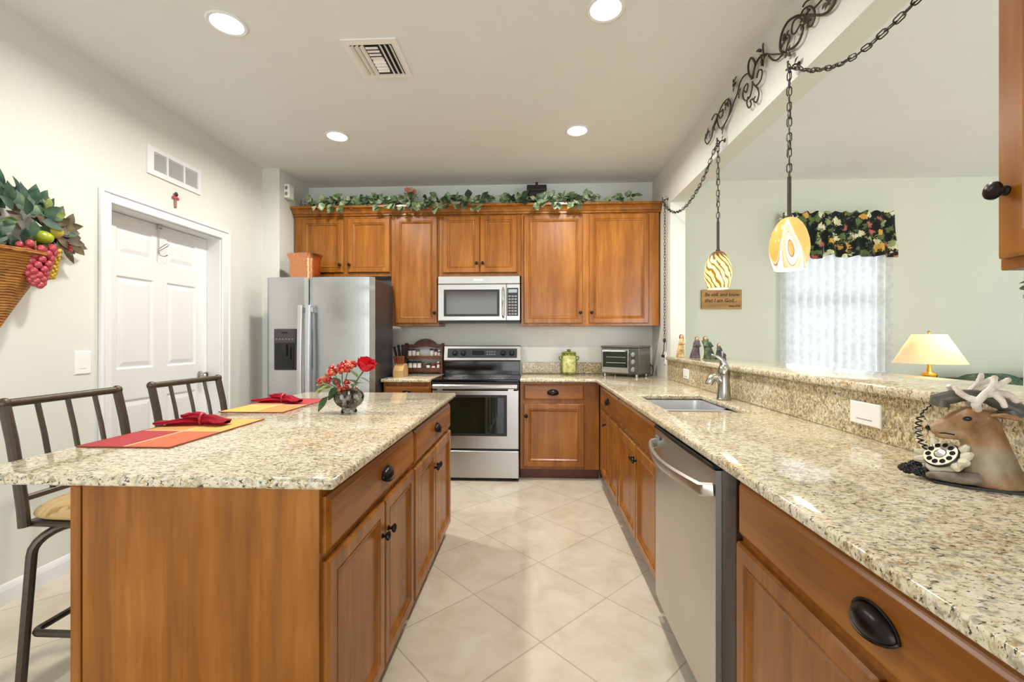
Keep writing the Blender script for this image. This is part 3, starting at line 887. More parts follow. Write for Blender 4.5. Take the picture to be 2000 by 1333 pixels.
for (B_, y, z) in ((B1, 2.61, 0.7015), (B2, 2.28, 0.7315)):
    m = MB(); m.lathe([(0, 0.001), (0.02, 0.0), (0.038, 0.003), (0.042, 0.0)], 20, T(0.867, y, z)); m.build('drain', M['chrome'], B_)
m = MB(); m.box(0.677, 1.057, 2.398, 2.427, 0.840, 0.868, 0.008); m.build('divider', M['sinksteel'], sk)

fc = thing('faucet', 'brushed nickel single-lever kitchen faucet behind the sink', 'faucet', (1.118, 2.60, 0.9142))
m = MB()
m.lathe([(0, 0), (0.040, 0), (0.041, 0.006), (0.038, 0.012), (0.034, 0.06), (0.031, 0.12), (0.032, 0.145), (0.033, 0.150), (0, 0.151)], 24, T(1.118, 2.60, 0.9145))
m.tube([(1.112, 2.60, 1.005), (1.100, 2.602, 1.028), (1.088, 2.604, 1.040), (1.070, 2.606, 1.044), (1.054, 2.607, 1.040), (1.044, 2.608, 1.026)], [0.026, 0.025, 0.023, 0.023, 0.025, 0.026], 12)
m.build('body', M['nickel'], fc)
m = MB(); m.tube([(1.045, 2.608, 1.030), (1.036, 2.609, 1.010), (1.033, 2.609, 1.000)], [0.022, 0.023, 0.019], 12); m.build('spray_head', M['chrome'], fc)
m = MB()
m.lathe([(0.033, 0), (0.0335, 0.012), (0.031, 0.03), (0.022, 0.05), (0.010, 0.062), (0, 0.065)], 20, T(1.118, 2.60, 1.067))
m.tube([(1.124, 2.60, 1.09), (1.117, 2.601, 1.122), (1.107, 2.603, 1.145), (1.090, 2.606, 1.162), (1.068, 2.608, 1.172), (1.050, 2.61, 1.174)], [0.026, 0.022, 0.015, 0.009, 0.007, 0.005], 10)
m.build('lever', M['nickel'], fc)
# --- outlets and switches
def plate(name, label, cat, Mx, w, h, kind):
    t = thing(name, label, cat, tuple(Mx.translation), 0.0)
    m = MB(); m.rings(-w/2, w/2, -h/2, h/2, [(0, 0.0), (0, -0.004), (0.004, -0.0065)], Mx); P_ = m.build('cover_plate', M['plastic'], t)
    if kind == 'rocker':
        m = MB(); m.box(-0.017, 0.017, -0.0085, -0.006, -0.034, 0.034, 0.002, Mx); m.build('rocker', M['plastic'], t)
    elif kind == 'outlet':
        m = MB()
        for z in (-0.021, 0.021):
            m.box(-0.016, 0.016, -0.0085, -0.006, z-0.014, z+0.014, 0.004, Mx)
        R_ = m.build('receptacle', M['plastic'], t)
        m = MB()
        for z in (-0.021, 0.021):
            m.box(-0.007, -0.005, -0.0092, -0.008, z-0.002, z+0.008, 0, Mx); m.box(0.005, 0.007, -0.0092, -0.008, z-0.002, z+0.008, 0, Mx)
        m.build('slots', M['greyline'], R_)
    else:
        m = MB()
        for i in range(7): m.box(-0.036+0.0105*i, -0.028+0.0105*i, -0.0072, -0.006, -0.022, -0.0185, 0, Mx)
        m.build('fine_print', M['greyline'], t)
    return t
RX = Matrix.Rotation(PI/2, 4, 'Z')                                   # plate on the left wall, facing +X
RXm = Matrix.Rotation(-PI/2, 4, 'Z')                                 # plate facing -X
plate('light_switch', 'white rocker light switch on the left wall beside the pantry door', 'switch', Matrix.Translation((XL, 2.323, 1.136)) @ RX, 0.086, 0.128, 'rocker')
plate('outlet_cover', 'small white outlet cover on the granite backsplash behind the sink', 'outlet', Matrix.Translation((1.197, 3.45, 0.997)) @ RXm, 0.115, 0.075, 'outlet2')
plate('outlet_cover', 'wide blank white cover plate on the granite backsplash near the deer telephone', 'outlet', Matrix.Translation((1.197, 1.622, 1.000)) @ RXm, 0.145, 0.082, 'print')
plate('wall_outlet', 'white wall outlet behind the toaster oven where the lamp chain ends', 'outlet', Matrix.Translation((XH, 4.05, 1.09)) @ RXm, 0.075, 0.115, 'outlet')
# ================================================================== CEILING AND LEFT WALL
def emit_mat(name, rgb, strength):
    m, nt, b = new_mat(name)
    b.inputs['Base Color'].default_value = lin(rgb)
    b.inputs['Emission Color'].default_value = lin(rgb); b.inputs['Emission Strength'].default_value = strength
    n = noise(nt, 20, 2, 0.5, objco(nt)); r = ramp(nt, [(0.3, tuple(v*0.97 for v in lin(rgb)[:3])+(1,)), (0.7, lin(rgb))])
    nt.links.new(n.outputs['Fac'], r.inputs['Fac']); nt.links.new(r.outputs['Color'], b.inputs['Emission Color'])
    return m
M['bulb'] = emit_mat('lit_lamp_lens', (255, 246, 228), 14)
def recessed(x, y, label, first=None):
    if first is not None: return dup(first, (x, y, CZ), 0, label)
    t = thing('recessed_light', label, 'ceiling light', (x, y, CZ), 0, 'recessed lights in the kitchen ceiling')
    m = MB(); m.lathe([(0.092, -0.0005), (0.094, -0.004), (0.088, -0.008), (0.074, -0.006), (0.072, -0.0008)], 32); m.build('trim_ring', M['trim'], t, local=True)
    m = MB(); m.lathe([(0.0, -0.007), (0.05, -0.006), (0.073, -0.003)], 32); m.build('lens', M['bulb'], t, local=True)
    return t
LP = [(-1.537, 2.122, 'lit round recessed light, the left one nearer the camera'), (0.352, 2.112, 'lit round recessed light cut by the top edge of the picture'),
      (-1.530, 3.345, 'lit round recessed light, the left one farther from camera'), (0.341, 3.340, 'lit round recessed light, the right one near the back wall')]
r0 = None
for (x, y, l) in LP:
    r = recessed(x, y, l, r0); r0 = r0 or r
    d_ = bpy.data.lights.new('recessed_lamp', 'AREA'); d_.shape = 'DISK'; d_.size = 0.13; d_.energy = 18; d_.spread = 2.85; d_.color = (1.0, 0.95, 0.88)
    o_ = bpy.data.objects.new('recessed_lamp', d_); COL.objects.link(o_); o_.location = (x, y, CZ-0.012)

# air supply register in the ceiling
t = thing('air_register', 'white louvered air supply register in the ceiling', 'vent', (-0.872, 2.43, CZ))
m = MB(); X0, X1, Y0, Y1 = -1.022, -0.722, 2.262, 2.598
m.box(X0, X1, Y0, Y0+0.04, CZ-0.008, CZ-0.0005); m.box(X0, X1, Y1-0.03, Y1, CZ-0.008, CZ-0.0005)
m.box(X0, X0+0.035, Y0+0.04, Y1-0.03, CZ-0.008, CZ-0.0005); m.box(X1-0.035, X1, Y0+0.04, Y1-0.03, CZ-0.008, CZ-0.0005)
m.build('frame', M['plastic'], t)
for k in range(3):
    for side in (0, 1):
        x = (X0+0.045+0.027*k) if side == 0 else (X1-0.045-0.027*k)
        q = MB(); s_ = -0.0085 if side == 0 else 0.0085
        q.add([(x-s_, Y0+0.042, CZ-0.002), (x-s_, Y1-0.032, CZ-0.002), (x+s_, Y1-0.032, CZ-0.016), (x+s_, Y0+0.042, CZ-0.016)], [(0, 1, 2, 3)])
        q.add([(x-s_, Y0+0.042, CZ-0.004), (x-s_, Y1-0.032, CZ-0.004), (x+s_, Y1-0.032, CZ-0.018), (x+s_, Y0+0.042, CZ-0.018)], [(0, 1, 2, 3)])
        q.build('louver', M['plastic'], t)
for k in range(8):
    y = Y0+0.06+0.028*k; s_ = -0.010 if k < 4 else 0.010
    q = MB()
    if k < 4: q.box(-0.905, -0.838, y-0.0075, y+0.0075, CZ-0.015, CZ-0.012)
    else: q.add([(-0.905, y-s_, CZ-0.002), (-0.838, y-s_, CZ-0.002), (-0.838, y+s_, CZ-0.016), (-0.905, y+s_, CZ-0.016)], [(0, 1, 2, 3)])
    if k >= 4: q.add([(-0.905, y-s_, CZ-0.004), (-0.838, y-s_, CZ-0.004), (-0.838, y+s_, CZ-0.018), (-0.905, y+s_, CZ-0.018)], [(0, 1, 2, 3)])
    q.build('louver', M['plastic'], t)
q = MB(); q.box(X0+0.036, X1-0.036, Y0+0.041, Y1-0.031, CZ-0.0035, CZ-0.0022); q.build('duct_opening', M['blackm'], t)

# return air grille over the pantry door
t = thing('return_air_grille', 'white three-section return air grille above the pantry door', 'vent', (XL, 2.958, 2.36))
m = MB(); Y0, Y1, Z0, Z1 = 2.730, 3.186, 2.358, 2.546
m.box(XL+0.0005, XL+0.010, Y0, Y0+0.045, Z0, Z1); m.box(XL+0.0005, XL+0.010, Y1-0.03, Y1, Z0, Z1)
m.box(XL+0.0005, XL+0.010, Y0+0.045, Y1-0.03, Z0, Z0+0.034); m.box(XL+0.0005, XL+0.010, Y0+0.045, Y1-0.03, Z1-0.030, Z1)
for y in (2.885, 3.030): m.box(XL+0.0005, XL+0.010, y-0.006, y+0.006, Z0+0.034, Z1-0.030)
m.build('frame', M['trim'], t)
for (a, b_) in ((2.776, 2.878), (2.892, 3.023), (3.037, 3.155)):
    q = MB(); n_ = 12
    for i in range(n_):
        z = Z0+0.036+(Z1-Z0-0.068)*i/n_
        q.add([(XL+0.001, a, z+0.010), (XL+0.001, b_, z+0.010), (XL+0.008, b_, z), (XL+0.008, a, z)], [(0, 1, 2, 3)])
    q.box(XL+0.0005, XL+0.0012, a, b_, Z0+0.03, Z1-0.03)
    q.build('louvers', pbr('grille_grey', (206, 209, 211), 0.5, var=0.02), t)

# small cross
t = thing('wall_cross', 'small red and grey cross hanging above the pantry door', 'cross', (XL, 2.953, 2.194))
m = MB(); m.box(XL+0.0005, XL+0.012, 2.945, 2.962, 2.194, 2.295, 0.003); m.build('upright', pbr('worn_cross_grey', (150, 112, 106), 0.6), t)
m = MB(); m.box(XL+0.002, XL+0.014, 2.926, 2.981, 2.252, 2.272, 0.004); m.build('crossbar', pbr('cross_red', (176, 62, 78), 0.5), t)
m = MB(); m.ball((XL+0.012, 2.9535, 2.288), (0.008, 0.014, 0.016), 10); m.build('top_ornament', pbr('cross_dark', (60, 20, 22), 0.5), t)

# white two-lens box by the fridge alcove
t = thing('alarm_box', 'small white alarm box with two grey lenses high above the refrigerator', 'alarm', (-2.333, 4.06, 2.61))
m = MB(); m.box(-2.3545, -2.300, 4.015, 4.100, 2.608, 2.738, 0.006); m.build('housing', M['plastic'], t)
for z in (2.645, 2.701):
    m = MB(); m.ball((-2.3285, 4.015, z), (0.014, 0.006, 0.019), 12); m.build('lens', pbr('lens_grey', (128, 134, 134), 0.3), t)

# hook over the pantry door
h = MB()
h.box(-2.629, -2.605, 2.925, 2.948, 2.040, 2.0725, 0.001)
h.tube([(-2.622, 2.936, 2.05), (-2.622, 2.936, 1.88)], 0.0025, 6)
h.tube([(-2.622, 2.936, 1.89), (-2.600, 2.945, 1.90), (-2.575, 2.960, 1.925), (-2.570, 2.968, 1.935), (-2.580, 2.955, 1.94), (-2.605, 2.94, 1.915), (-2.622, 2.936, 1.90)], 0.003, 6)
h.tube([(-2.622, 2.936, 1.89), (-2.620, 2.936, 1.865), (-2.606, 2.940, 1.852), (-2.588, 2.948, 1.850), (-2.575, 2.958, 1.860)], 0.0035, 6)
solo('door_hook', h, M['chrome'], 'thin chrome hook hanging over the top of the pantry door', 'hook', (-2.62, 2.936, 1.85))

# ------------------------------------------------------------------ harvest basket on the left wall
def leafmat(name, a, b_, c, rough=0.55, scale=14):
    m, nt, bs = new_mat(name)
    n = noise(nt, scale, 3, 0.6, objco(nt)); r = ramp(nt, [(0.32, lin(a)), (0.5, lin(b_)), (0.68, lin(c))])
    nt.links.new(n.outputs['Fac'], r.inputs['Fac']); nt.links.new(r.outputs['Color'], bs.inputs['Base Color'])
    bs.inputs['Roughness'].default_value = rough
    return m
M['leafdark'] = leafmat('basket_leaf', (26, 52, 40), (44, 78, 58), (78, 106, 66))
M['leafbrown'] = leafmat('dry_leaf', (62, 44, 32), (90, 78, 56), (120, 112, 86))
M['leaflime'] = leafmat('lime_leaf', (78, 100, 34), (116, 134, 48), (150, 160, 80))
M['ivy'] = leafmat('ivy_leaf', (58, 84, 46), (104, 128, 88), (190, 198, 168), scale=15)
M['stem'] = leafmat('stem_green', (66, 92, 44), (98, 124, 66), (140, 158, 100))
def weave_mat():
    m, nt, b = new_mat('woven_wicker')
    tc = nt.nodes.new('ShaderNodeTexCoord')
    wv = nt.nodes.new('ShaderNodeTexWave'); wv.wave_type = 'BANDS'; wv.bands_direction = 'Z'
    wv.inputs['Scale'].default_value = 26; wv.inputs['Distortion'].default_value = 3.0; wv.inputs['Detail'].default_value = 2
    nt.links.new(tc.outputs['Object'], wv.inputs['Vector'])
    n = noise(nt, 26, 3, 0.6, tc.outputs['Object'])
    ad = nt.nodes.new('ShaderNodeMath'); ad.operation = 'MULTIPLY_ADD'; ad.inputs[1].default_value = 0.45
    nt.links.new(wv.outputs['Fac'], ad.inputs[0]); nt.links.new(n.outputs['Fac'], ad.inputs[2])
    r = ramp(nt, [(0.35, lin((84, 44, 12))), (0.6, lin((150, 92, 26))), (0.95, lin((190, 134, 50)))])
    nt.links.new(ad.outputs[0], r.inputs['Fac']); nt.links.new(r.outputs['Color'], b.inputs['Base Color'])
    bp = nt.nodes.new('ShaderNodeBump'); bp.inputs['Distance'].default_value = 0.006; bp.inputs['Strength'].default_value = 0.7
    nt.links.new(wv.outputs['Fac'], bp.inputs['Height']); nt.links.new(bp.outputs['Normal'], b.inputs['Normal'])
    b.inputs['Roughness'].default_value = 0.55
    return m
BX, BY = -2.43, 1.885
hb = thing('harvest_basket', 'wicker cone basket of grapes, fruit and leaves on the left wall', 'basket', (XL, BY, 1.31))
m = MB()
def cone(u, v):
    a = 2*PI*u; r = 0.020+0.150*v**1.05
    cx_ = XL+0.055+0.055*v
    return (cx_+r*0.62*math.cos(a), BY+0.002*v+r*math.sin(a), 1.325+0.345*v)
m.grid(cone, 28, 12, cu=True)
m.ball((XL+0.055, BY, 1.328), (0.014, 0.02, 0.014), 10)
m.tube([(XL+0.11+0.172*0.62*math.cos(2*PI*k/32), BY+0.172*math.sin(2*PI*k/32), 1.67) for k in range(32)], 0.012, 8, closed=True)
m.build('wicker_cone', weave_mat(), hb)
R2 = random.Random(5)
def leaf_cluster(n, mat, name, cy, cz, sy, sz, L, out=0.16):
    m = MB()
    for i in range(n):
        a = R2.uniform(0, 2*PI); q = math.sqrt(R2.random())
        y = cy+sy*q*math.cos(a); z = cz+sz*q*math.sin(a)
        x = XL+0.05+out*(1-0.75*q)*R2.uniform(0.7, 1.1)
        d = Vector((R2.uniform(-0.1, 0.5), math.cos(a)*1.0+R2.uniform(-.5, .5), math.sin(a)*0.9+R2.uniform(-.5, .4)))
        m.leaf((x, y, z), d, (1, R2.uniform(-.4, .4), R2.uniform(-.2, .6)), L*R2.uniform(0.7, 1.25), L*0.62*R2.uniform(0.8, 1.1), 0.2)
    return m.build(name, mat, hb)
leaf_cluster(95, M['leafdark'], 'leaves', 1.915, 1.83, 0.20, 0.13, 0.085)
leaf_cluster(44, M['leafbrown'], 'dry_leaves', 2.04, 1.80, 0.17, 0.11, 0.075, 0.12)
leaf_cluster(10, M['leaflime'], 'lime_leaves', 1.98, 1.86, 0.14, 0.09, 0.06, 0.17)
m = MB()
for (y, z, dy, dz) in ((2.03, 1.93, 0.1, 1), (2.075, 1.92, 0.15, 1), (2.13, 1.88, 0.5, 1), (2.19, 1.80, 1, -0.35), (2.20, 1.78, 1, -0.1), (2.165, 1.75, 0.7, -0.8)):
    m.leaf((XL+0.06, y, z), (0.1, dy, dz), (1, 0, 0.2), 0.10, 0.045)
    m.tube([(XL+0.06, y, z), (XL+0.06, y-dy*0.05, z-dz*0.05)], 0.003, 5)
m.build('twigs', M['leafbrown'], hb)
grape_m = pbr('red_grape', (176, 62, 74), 0.25, var=0.35, vs_=30, coat=0.3)
def bunch(cy, cz, n, w, h, r, mat, name, x):
    g = MB(); g.tube([(x, cy, cz+0.02), (x, cy+0.005, cz-h*0.5), (x+0.002, cy, cz-h*0.95)], 0.003, 6)
    G = g.build(name, M['stem'], hb)
    first = None
    for i in range(n):
        t = i/(n-1); ww = w*(1-0.80*t**1.3)
        a = i*2.39996
        p = Vector((x+0.6*ww*math.sin(a)*0.9+0.012, cy+ww*math.cos(a)+R2.uniform(-.004, .004), cz-h*t))
        q = MB(); q.ball((0, 0, 0), (r, r, r*1.12), 10)
        if first is None:
            first = q.build('grape', mat, G, local=True); o = first
        else:
            o = first.copy(); COL.objects.link(o)
        o.location = p-Vector((XL, BY, 1.31))
    return G
bunch(1.955, 1.715, 54, 0.066, 0.190, 0.0165, grape_m, 'red_grape_bunch', XL+0.165)
bunch(2.040, 1.712, 52, 0.036, 0.140, 0.0105, pbr('gold_grape', (186, 156, 40), 0.3, var=0.25, vs_=30), 'gold_grape_bunch', XL+0.135)
q = MB(); q.ball((XL+0.135, 2.055, 1.805), (0.040, 0.042, 0.036), 16); q.build('pear', leafmat('pear_skin', (150, 150, 40), (190, 170, 70), (200, 120, 60), 0.35, 8), hb)
q = MB(); q.ball((XL+0.15, 2.00, 1.762), (0.035, 0.042, 0.032), 16); q.build('lime', leafmat('lime_skin', (130, 150, 30), (160, 172, 44), (176, 180, 60), 0.35, 8), hb)
for (y, z) in ((2.135, 1.765), (2.155, 1.752), (2.125, 1.748), (2.145, 1.772), (2.16, 1.735)):
    q = MB(); q.ball((XL+0.11, y, z), 0.013, 10); q.build('berry', grape_m, hb)

# ================================================================== THINGS ON TOP OF THE WALL CABINETS
t = thing('leaf_garland', 'long variegated ivy garland draped along the tops of the wall cabinets', 'garland', (-0.6, 4.17, 2.556))
R3 = random.Random(21)
anchor = [(-2.17, 2.560), (-2.0, 2.555), (-1.83, 2.575), (-1.69, 2.585), (-1.55, 2.57), (-1.39, 2.565), (-1.2, 2.575), (-1.04, 2.565), (-0.886, 2.58), (-0.76, 2.56), (-0.66, 2.565), (-0.55, 2.58), (-0.44, 2.57), (-0.30, 2.562), (-0.195, 2.575), (0.0, 2.59), (0.12, 2.585), (0.2, 2.575), (0.39, 2.585), (0.5, 2.58), (0.6, 2.565), (0.77, 2.568), (0.96, 2.562)]
m = MB(); m.tube([(x, 4.165+0.012*math.sin(9*x), z+0.004) for x, z in anchor], 0.004, 6); m.build('vine', M['stem'], t)
dens = [(-2.16, 0.02, 2), (-2.1, 0.06, 10), (-2.0, 0.08, 16), (-1.85, 0.07, 16), (-1.69, 0.07, 16), (-1.55, 0.06, 14), (-1.42, 0.07, 16), (-1.28, 0.08, 20), (-1.13, 0.07, 18), (-0.98, 0.07, 18), (-0.86, 0.07, 20), (-0.75, 0.06, 16), (-0.66, 0.06, 18), (-0.53, 0.06, 16), (-0.42, 0.04, 8), (-0.29, 0.05, 10), (-0.18, 0.06, 14), (-0.06, 0.05, 10), (0.08, 0.06, 18), (0.17, 0.07, 26), (0.28, 0.06, 14), (0.39, 0.06, 16), (0.5, 0.05, 10), (0.62, 0.03, 4), (0.76, 0.05, 6), (0.87, 0.04, 4), (0.94, 0.03, 3)]
m = MB(); m2 = MB()
for (x0, sp, n) in dens:
    for i in range(int(n*1.15)):
        x = x0+R3.gauss(0, sp*0.8)
        droop = R3.random()
        y = 4.150+R3.uniform(-0.035, 0.07)
        d = Vector((R3.uniform(-1, 1), R3.uniform(-1.0, 0.35), R3.uniform(-0.55, 0.8)))
        L = R3.uniform(0.055, 0.092)
        z = 2.578+R3.uniform(0.0, 0.045)
        if droop < 0.22 and n >= 16 and x0 not in (-1.69, -1.55):
            y = 4.088-R3.uniform(0, 0.02); z = 2.555+R3.uniform(-0.04, 0.012); d = Vector((R3.uniform(-.7, .7), -0.5, R3.uniform(-1, -.2))); L *= 0.9
        (m if R3.random() < 0.72 else m2).leaf((x, y, z), d, (R3.uniform(-.6, .6), -0.8, R3.uniform(0.1, 1)), L, L*R3.uniform(0.7, 0.95), 0.25)
m.build('leaves', M['ivy'], t)
m2.build('dark_leaves', leafmat('ivy_leaf_dark', (26, 44, 24), (48, 70, 42), (88, 110, 80)), t, label='darker green leaves')

t = thing('flower_figurine', 'small pink flower figurine standing in the garland', 'figurine', (-1.225, 4.31, 2.556))
m = MB(); m.lathe([(0, 0.001), (0.035, 0.001), (0.04, 0.02), (0.022, 0.05), (0.03, 0.10), (0.042, 0.13), (0.0, 0.132)], 16, T(-1.225, 4.31, 2.556)); m.build('vase', pbr('cream_china', (226, 214, 196), 0.3), t)
for i in range(11):
    a = i*2.4; r_ = 0.012+0.035*math.sqrt(i/11)
    q = MB()
    c_ = Vector((-1.225+r_*math.cos(a), 4.31+r_*0.7*math.sin(a), 2.715+0.03*math.cos(i*1.7)+0.02))
    for k in range(5):
        b_ = 2*PI*k/5+i
        q.leaf(c_, (math.cos(b_), -0.6, math.sin(b_)), (0, -1, 0.2), 0.030, 0.026)
    q.ball(tuple(c_+Vector((0, -0.008, 0))), 0.008, 8)
    q.build('flower', pbr('salmon_petal', (216, 140, 116) if i % 3 else (228, 196, 170), 0.6, var=0.15), t)
q = MB()
for i in range(9):
    a = i*0.7; q.leaf((-1.225+0.02*math.cos(a), 4.31+0.02*math.sin(a), 2.695), (math.cos(a), -0.3, 0.7*math.sin(i*2.1)+0.3), (0, -1, 0), 0.06, 0.022)
q.build('leaves', M['ivy'], t)

t = thing('birdhouse', 'dark wooden birdhouse standing in the garland on the wall cabinets', 'birdhouse', (0.042, 4.30, 2.556))
m = MB(); m.box(-0.035, 0.118, 4.24, 4.36, 2.556, 2.715, 0.003); m.build('walls', pbr('black_wood', (38, 34, 30), 0.6, var=0.2), t)
m = MB()
m.prism([(4.215, 2.705), (4.30, 2.775), (4.385, 2.705), (4.385, 2.718), (4.30, 2.790), (4.215, 2.718)], -0.055, 0.138, M=Matrix(((0, 0, 1, 0), (1, 0, 0, 0), (0, 1, 0, 0), (0, 0, 0, 1))))
m.build('roof', pbr('dark_roof', (46, 42, 36), 0.6, var=0.2), t)
m = MB(); m.box(0.028, 0.055, 4.285, 4.315, 2.775, 2.812, 0.003); m.build('chimney', M['blackm'], t)
m = MB(); m.cyl((0.042, 4.242, 2.655), (0.042, 4.2385, 2.655), 0.02, 16); m.build('entrance_hole', M['black'], t)

for (x, y, h_, rgb, lab) in ((-2.315, 4.26, 0.105, (222, 214, 232), 'tall clear glass bottle on the wall cabinets, far left end'), (-2.262, 4.24, 0.085, (240, 222, 226), 'small clear glass jar beside the tall glass bottle')):
    q = MB(); q.lathe([(0, 0.001), (0.022, 0.001), (0.024, 0.01), (0.024, h_*0.6), (0.012, h_*0.78), (0.012, h_), (0.014, h_)], 16, T(x, y, 2.556))
    solo('glass_bottle', q, glass_mat('tinted_glass', rgb), lab, 'bottle', (x, y, 2.556))

# copper box on the refrigerator
cb = MB()
def cop(u, v):
    a = 2*PI*u
    prof_ = [(0.0, 0.0), (0.0, 0.02), (0.004, 0.05), (0.004, 0.13), (0.008, 0.150), (0.022, 0.176), (0.027, 0.182), (0.024, 0.184), (0.010, 0.166), (0.0, 0.14), (-0.004, 0.02)]
    k = min(10, int(v*10)); t = v*10-k
    p0 = prof_[k]; p1 = prof_[min(10, k+1)]
    d = p0[0]+(p1[0]-p0[0])*t; z = p0[1]+(p1[1]-p0[1])*t
    c_ = math.cos(a); s_ = math.sin(a)
    return ((0.140+d)*math.copysign(abs(c_)**0.38, c_), (0.098+d)*math.copysign(abs(s_)**0.62, s_), z+0.0006)
cb.grid(cop, 64, 10, cu=True); cb.box(-0.12, 0.12, -0.07, 0.07, 0.0006, 0.004)
solo('copper_box', cb, M['copper'], 'hammered copper planter box on top of the refrigerator', 'planter', (-2.095, 3.92, 1.801), None, 0.0, True)
bpy.data.objects['copper_box'].scale = (0.88, 0.86, 1.32)
bpy.data.objects['copper_box'].rotation_euler[2] = -0.25
# ================================================================== STOOLS
def floral(name, base, c1, c2, c3, scale=22):
    m, nt, b = new_mat(name)
    v = nt.nodes.new('ShaderNodeTexVoronoi'); v.inputs['Scale'].default_value = scale
    nt.links.new(objco(nt), v.inputs['Vector'])
    n = noise(nt, scale*0.8, 4, 0.65, objco(nt), 1.0)
    r = ramp(nt, [(0.36, lin(c1)), (0.44, lin(base)), (0.56, lin(base)), (0.62, lin(c2)), (0.70, lin(c3))])
    nt.links.new(n.outputs['Fac'], r.inputs['Fac'])
    nt.links.new(r.outputs['Color'], b.inputs['Base Color'])
    b.inputs['Roughness'].default_value = 0.85; b.inputs['Specular IOR Level'].default_value = 0.2
    return m
st = thing('bar_stool', 'dark metal bar stool with tan cushion at the near end of the island', 'stool', (-1.585, 1.625, 0), 0, 'bar stools along the island')
m = MB()
def cush(u, v):
    a = 2*PI*u; p = PI*(v-0.5)
    q = abs(math.cos(a))**0.5*math.copysign(1, math.cos(a)); s_ = abs(math.sin(a))**0.5*math.copysign(1, math.sin(a))
    c_ = max(0.0, math.cos(p))**0.55
    return (0.205*q*c_, 0.205*s_*c_, 0.655+(0.045 if p > 0 else 0.030)*math.sin(p))
m.grid(cush, 40, 14, cu=True)
m.build('seat_cushion', floral('stool_fabric', (196, 168, 120), (150, 112, 62), (206, 186, 140), (170, 138, 66), 15), st, local=True)
m = MB(); m.box(-0.19, 0.19, -0.19, 0.19, 0.612, 0.632, 0.006); m.cyl((0, 0, 0.585), (0, 0, 0.613), 0.07, 20)
m.build('seat_frame', M['stool'], st, local=True)
for sx in (-1, 1):
    for sy in (-1, 1):
        m = MB()
        pts = [(sx*0.02, sy*0.02, 0.592), (sx*0.10, sy*0.10, 0.592)]
        for k in range(7):
            a = PI/2*k/6
            pts.append((sx*(0.10+0.075*math.sin(a)), sy*(0.10+0.075*math.sin(a)), 0.592-0.085*(1-math.cos(a))))
        pts += [(sx*0.195, sy*0.195, 0.02)]
        m.tube(pts, 0.0155, 10)
        m.cyl((sx*0.195, sy*0.195, 0.0005), (sx*0.195, sy*0.195, 0.022), 0.018, 10)
        m.build('leg', M['stool'], st, local=True)
m = MB(); pts = []
for (cx_, cy_, s0) in ((0.165, 0.165, 0), (-0.165, 0.165, PI/2), (-0.165, -0.165, PI), (0.165, -0.165, 3*PI/2)):
    for k in range(6):
        a = s0+PI/2*k/5; pts.append((cx_*0.88+0.03*math.cos(a), cy_*0.88+0.03*math.sin(a), 0.235))
m.tube(pts, 0.012, 8, closed=True); m.build('footrest', M['stool'], st, local=True)
def upr(y):
    return [(-0.165, y, 0.62), (-0.170, y, 0.68), (-0.185, y, 0.78), (-0.210, y, 0.92), (-0.240, y, 1.045)]
for sy in (-1, 1):
    m = MB(); m.tube(upr(sy*0.205), 0.0165, 10); m.ball((-0.240, sy*0.205, 1.045), 0.020, 12); m.build('back_post', M['stool'], st, local=True)
m = MB(); m.cyl((-0.240, -0.205, 1.045), (-0.240, 0.205, 1.045), 0.0145, 12); m.build('top_rail', M['stool'], st, local=True)
m = MB(); m.cyl((-0.176, -0.205, 0.715), (-0.176, 0.205, 0.715), 0.011, 10); m.build('lower_rail', M['stool'], st, local=True)
for y in (-0.105, 0.0, 0.105):
    m = MB(); m.tube([(-0.176, y, 0.715), (-0.187, y, 0.80), (-0.210, y, 0.92), (-0.240, y, 1.043)], 0.0085, 8); m.build('spindle', M['stool'], st, local=True)
dup(st, (-1.575, 2.195, 0), -0.06, 'dark metal bar stool with spindle back, the one farther from camera')

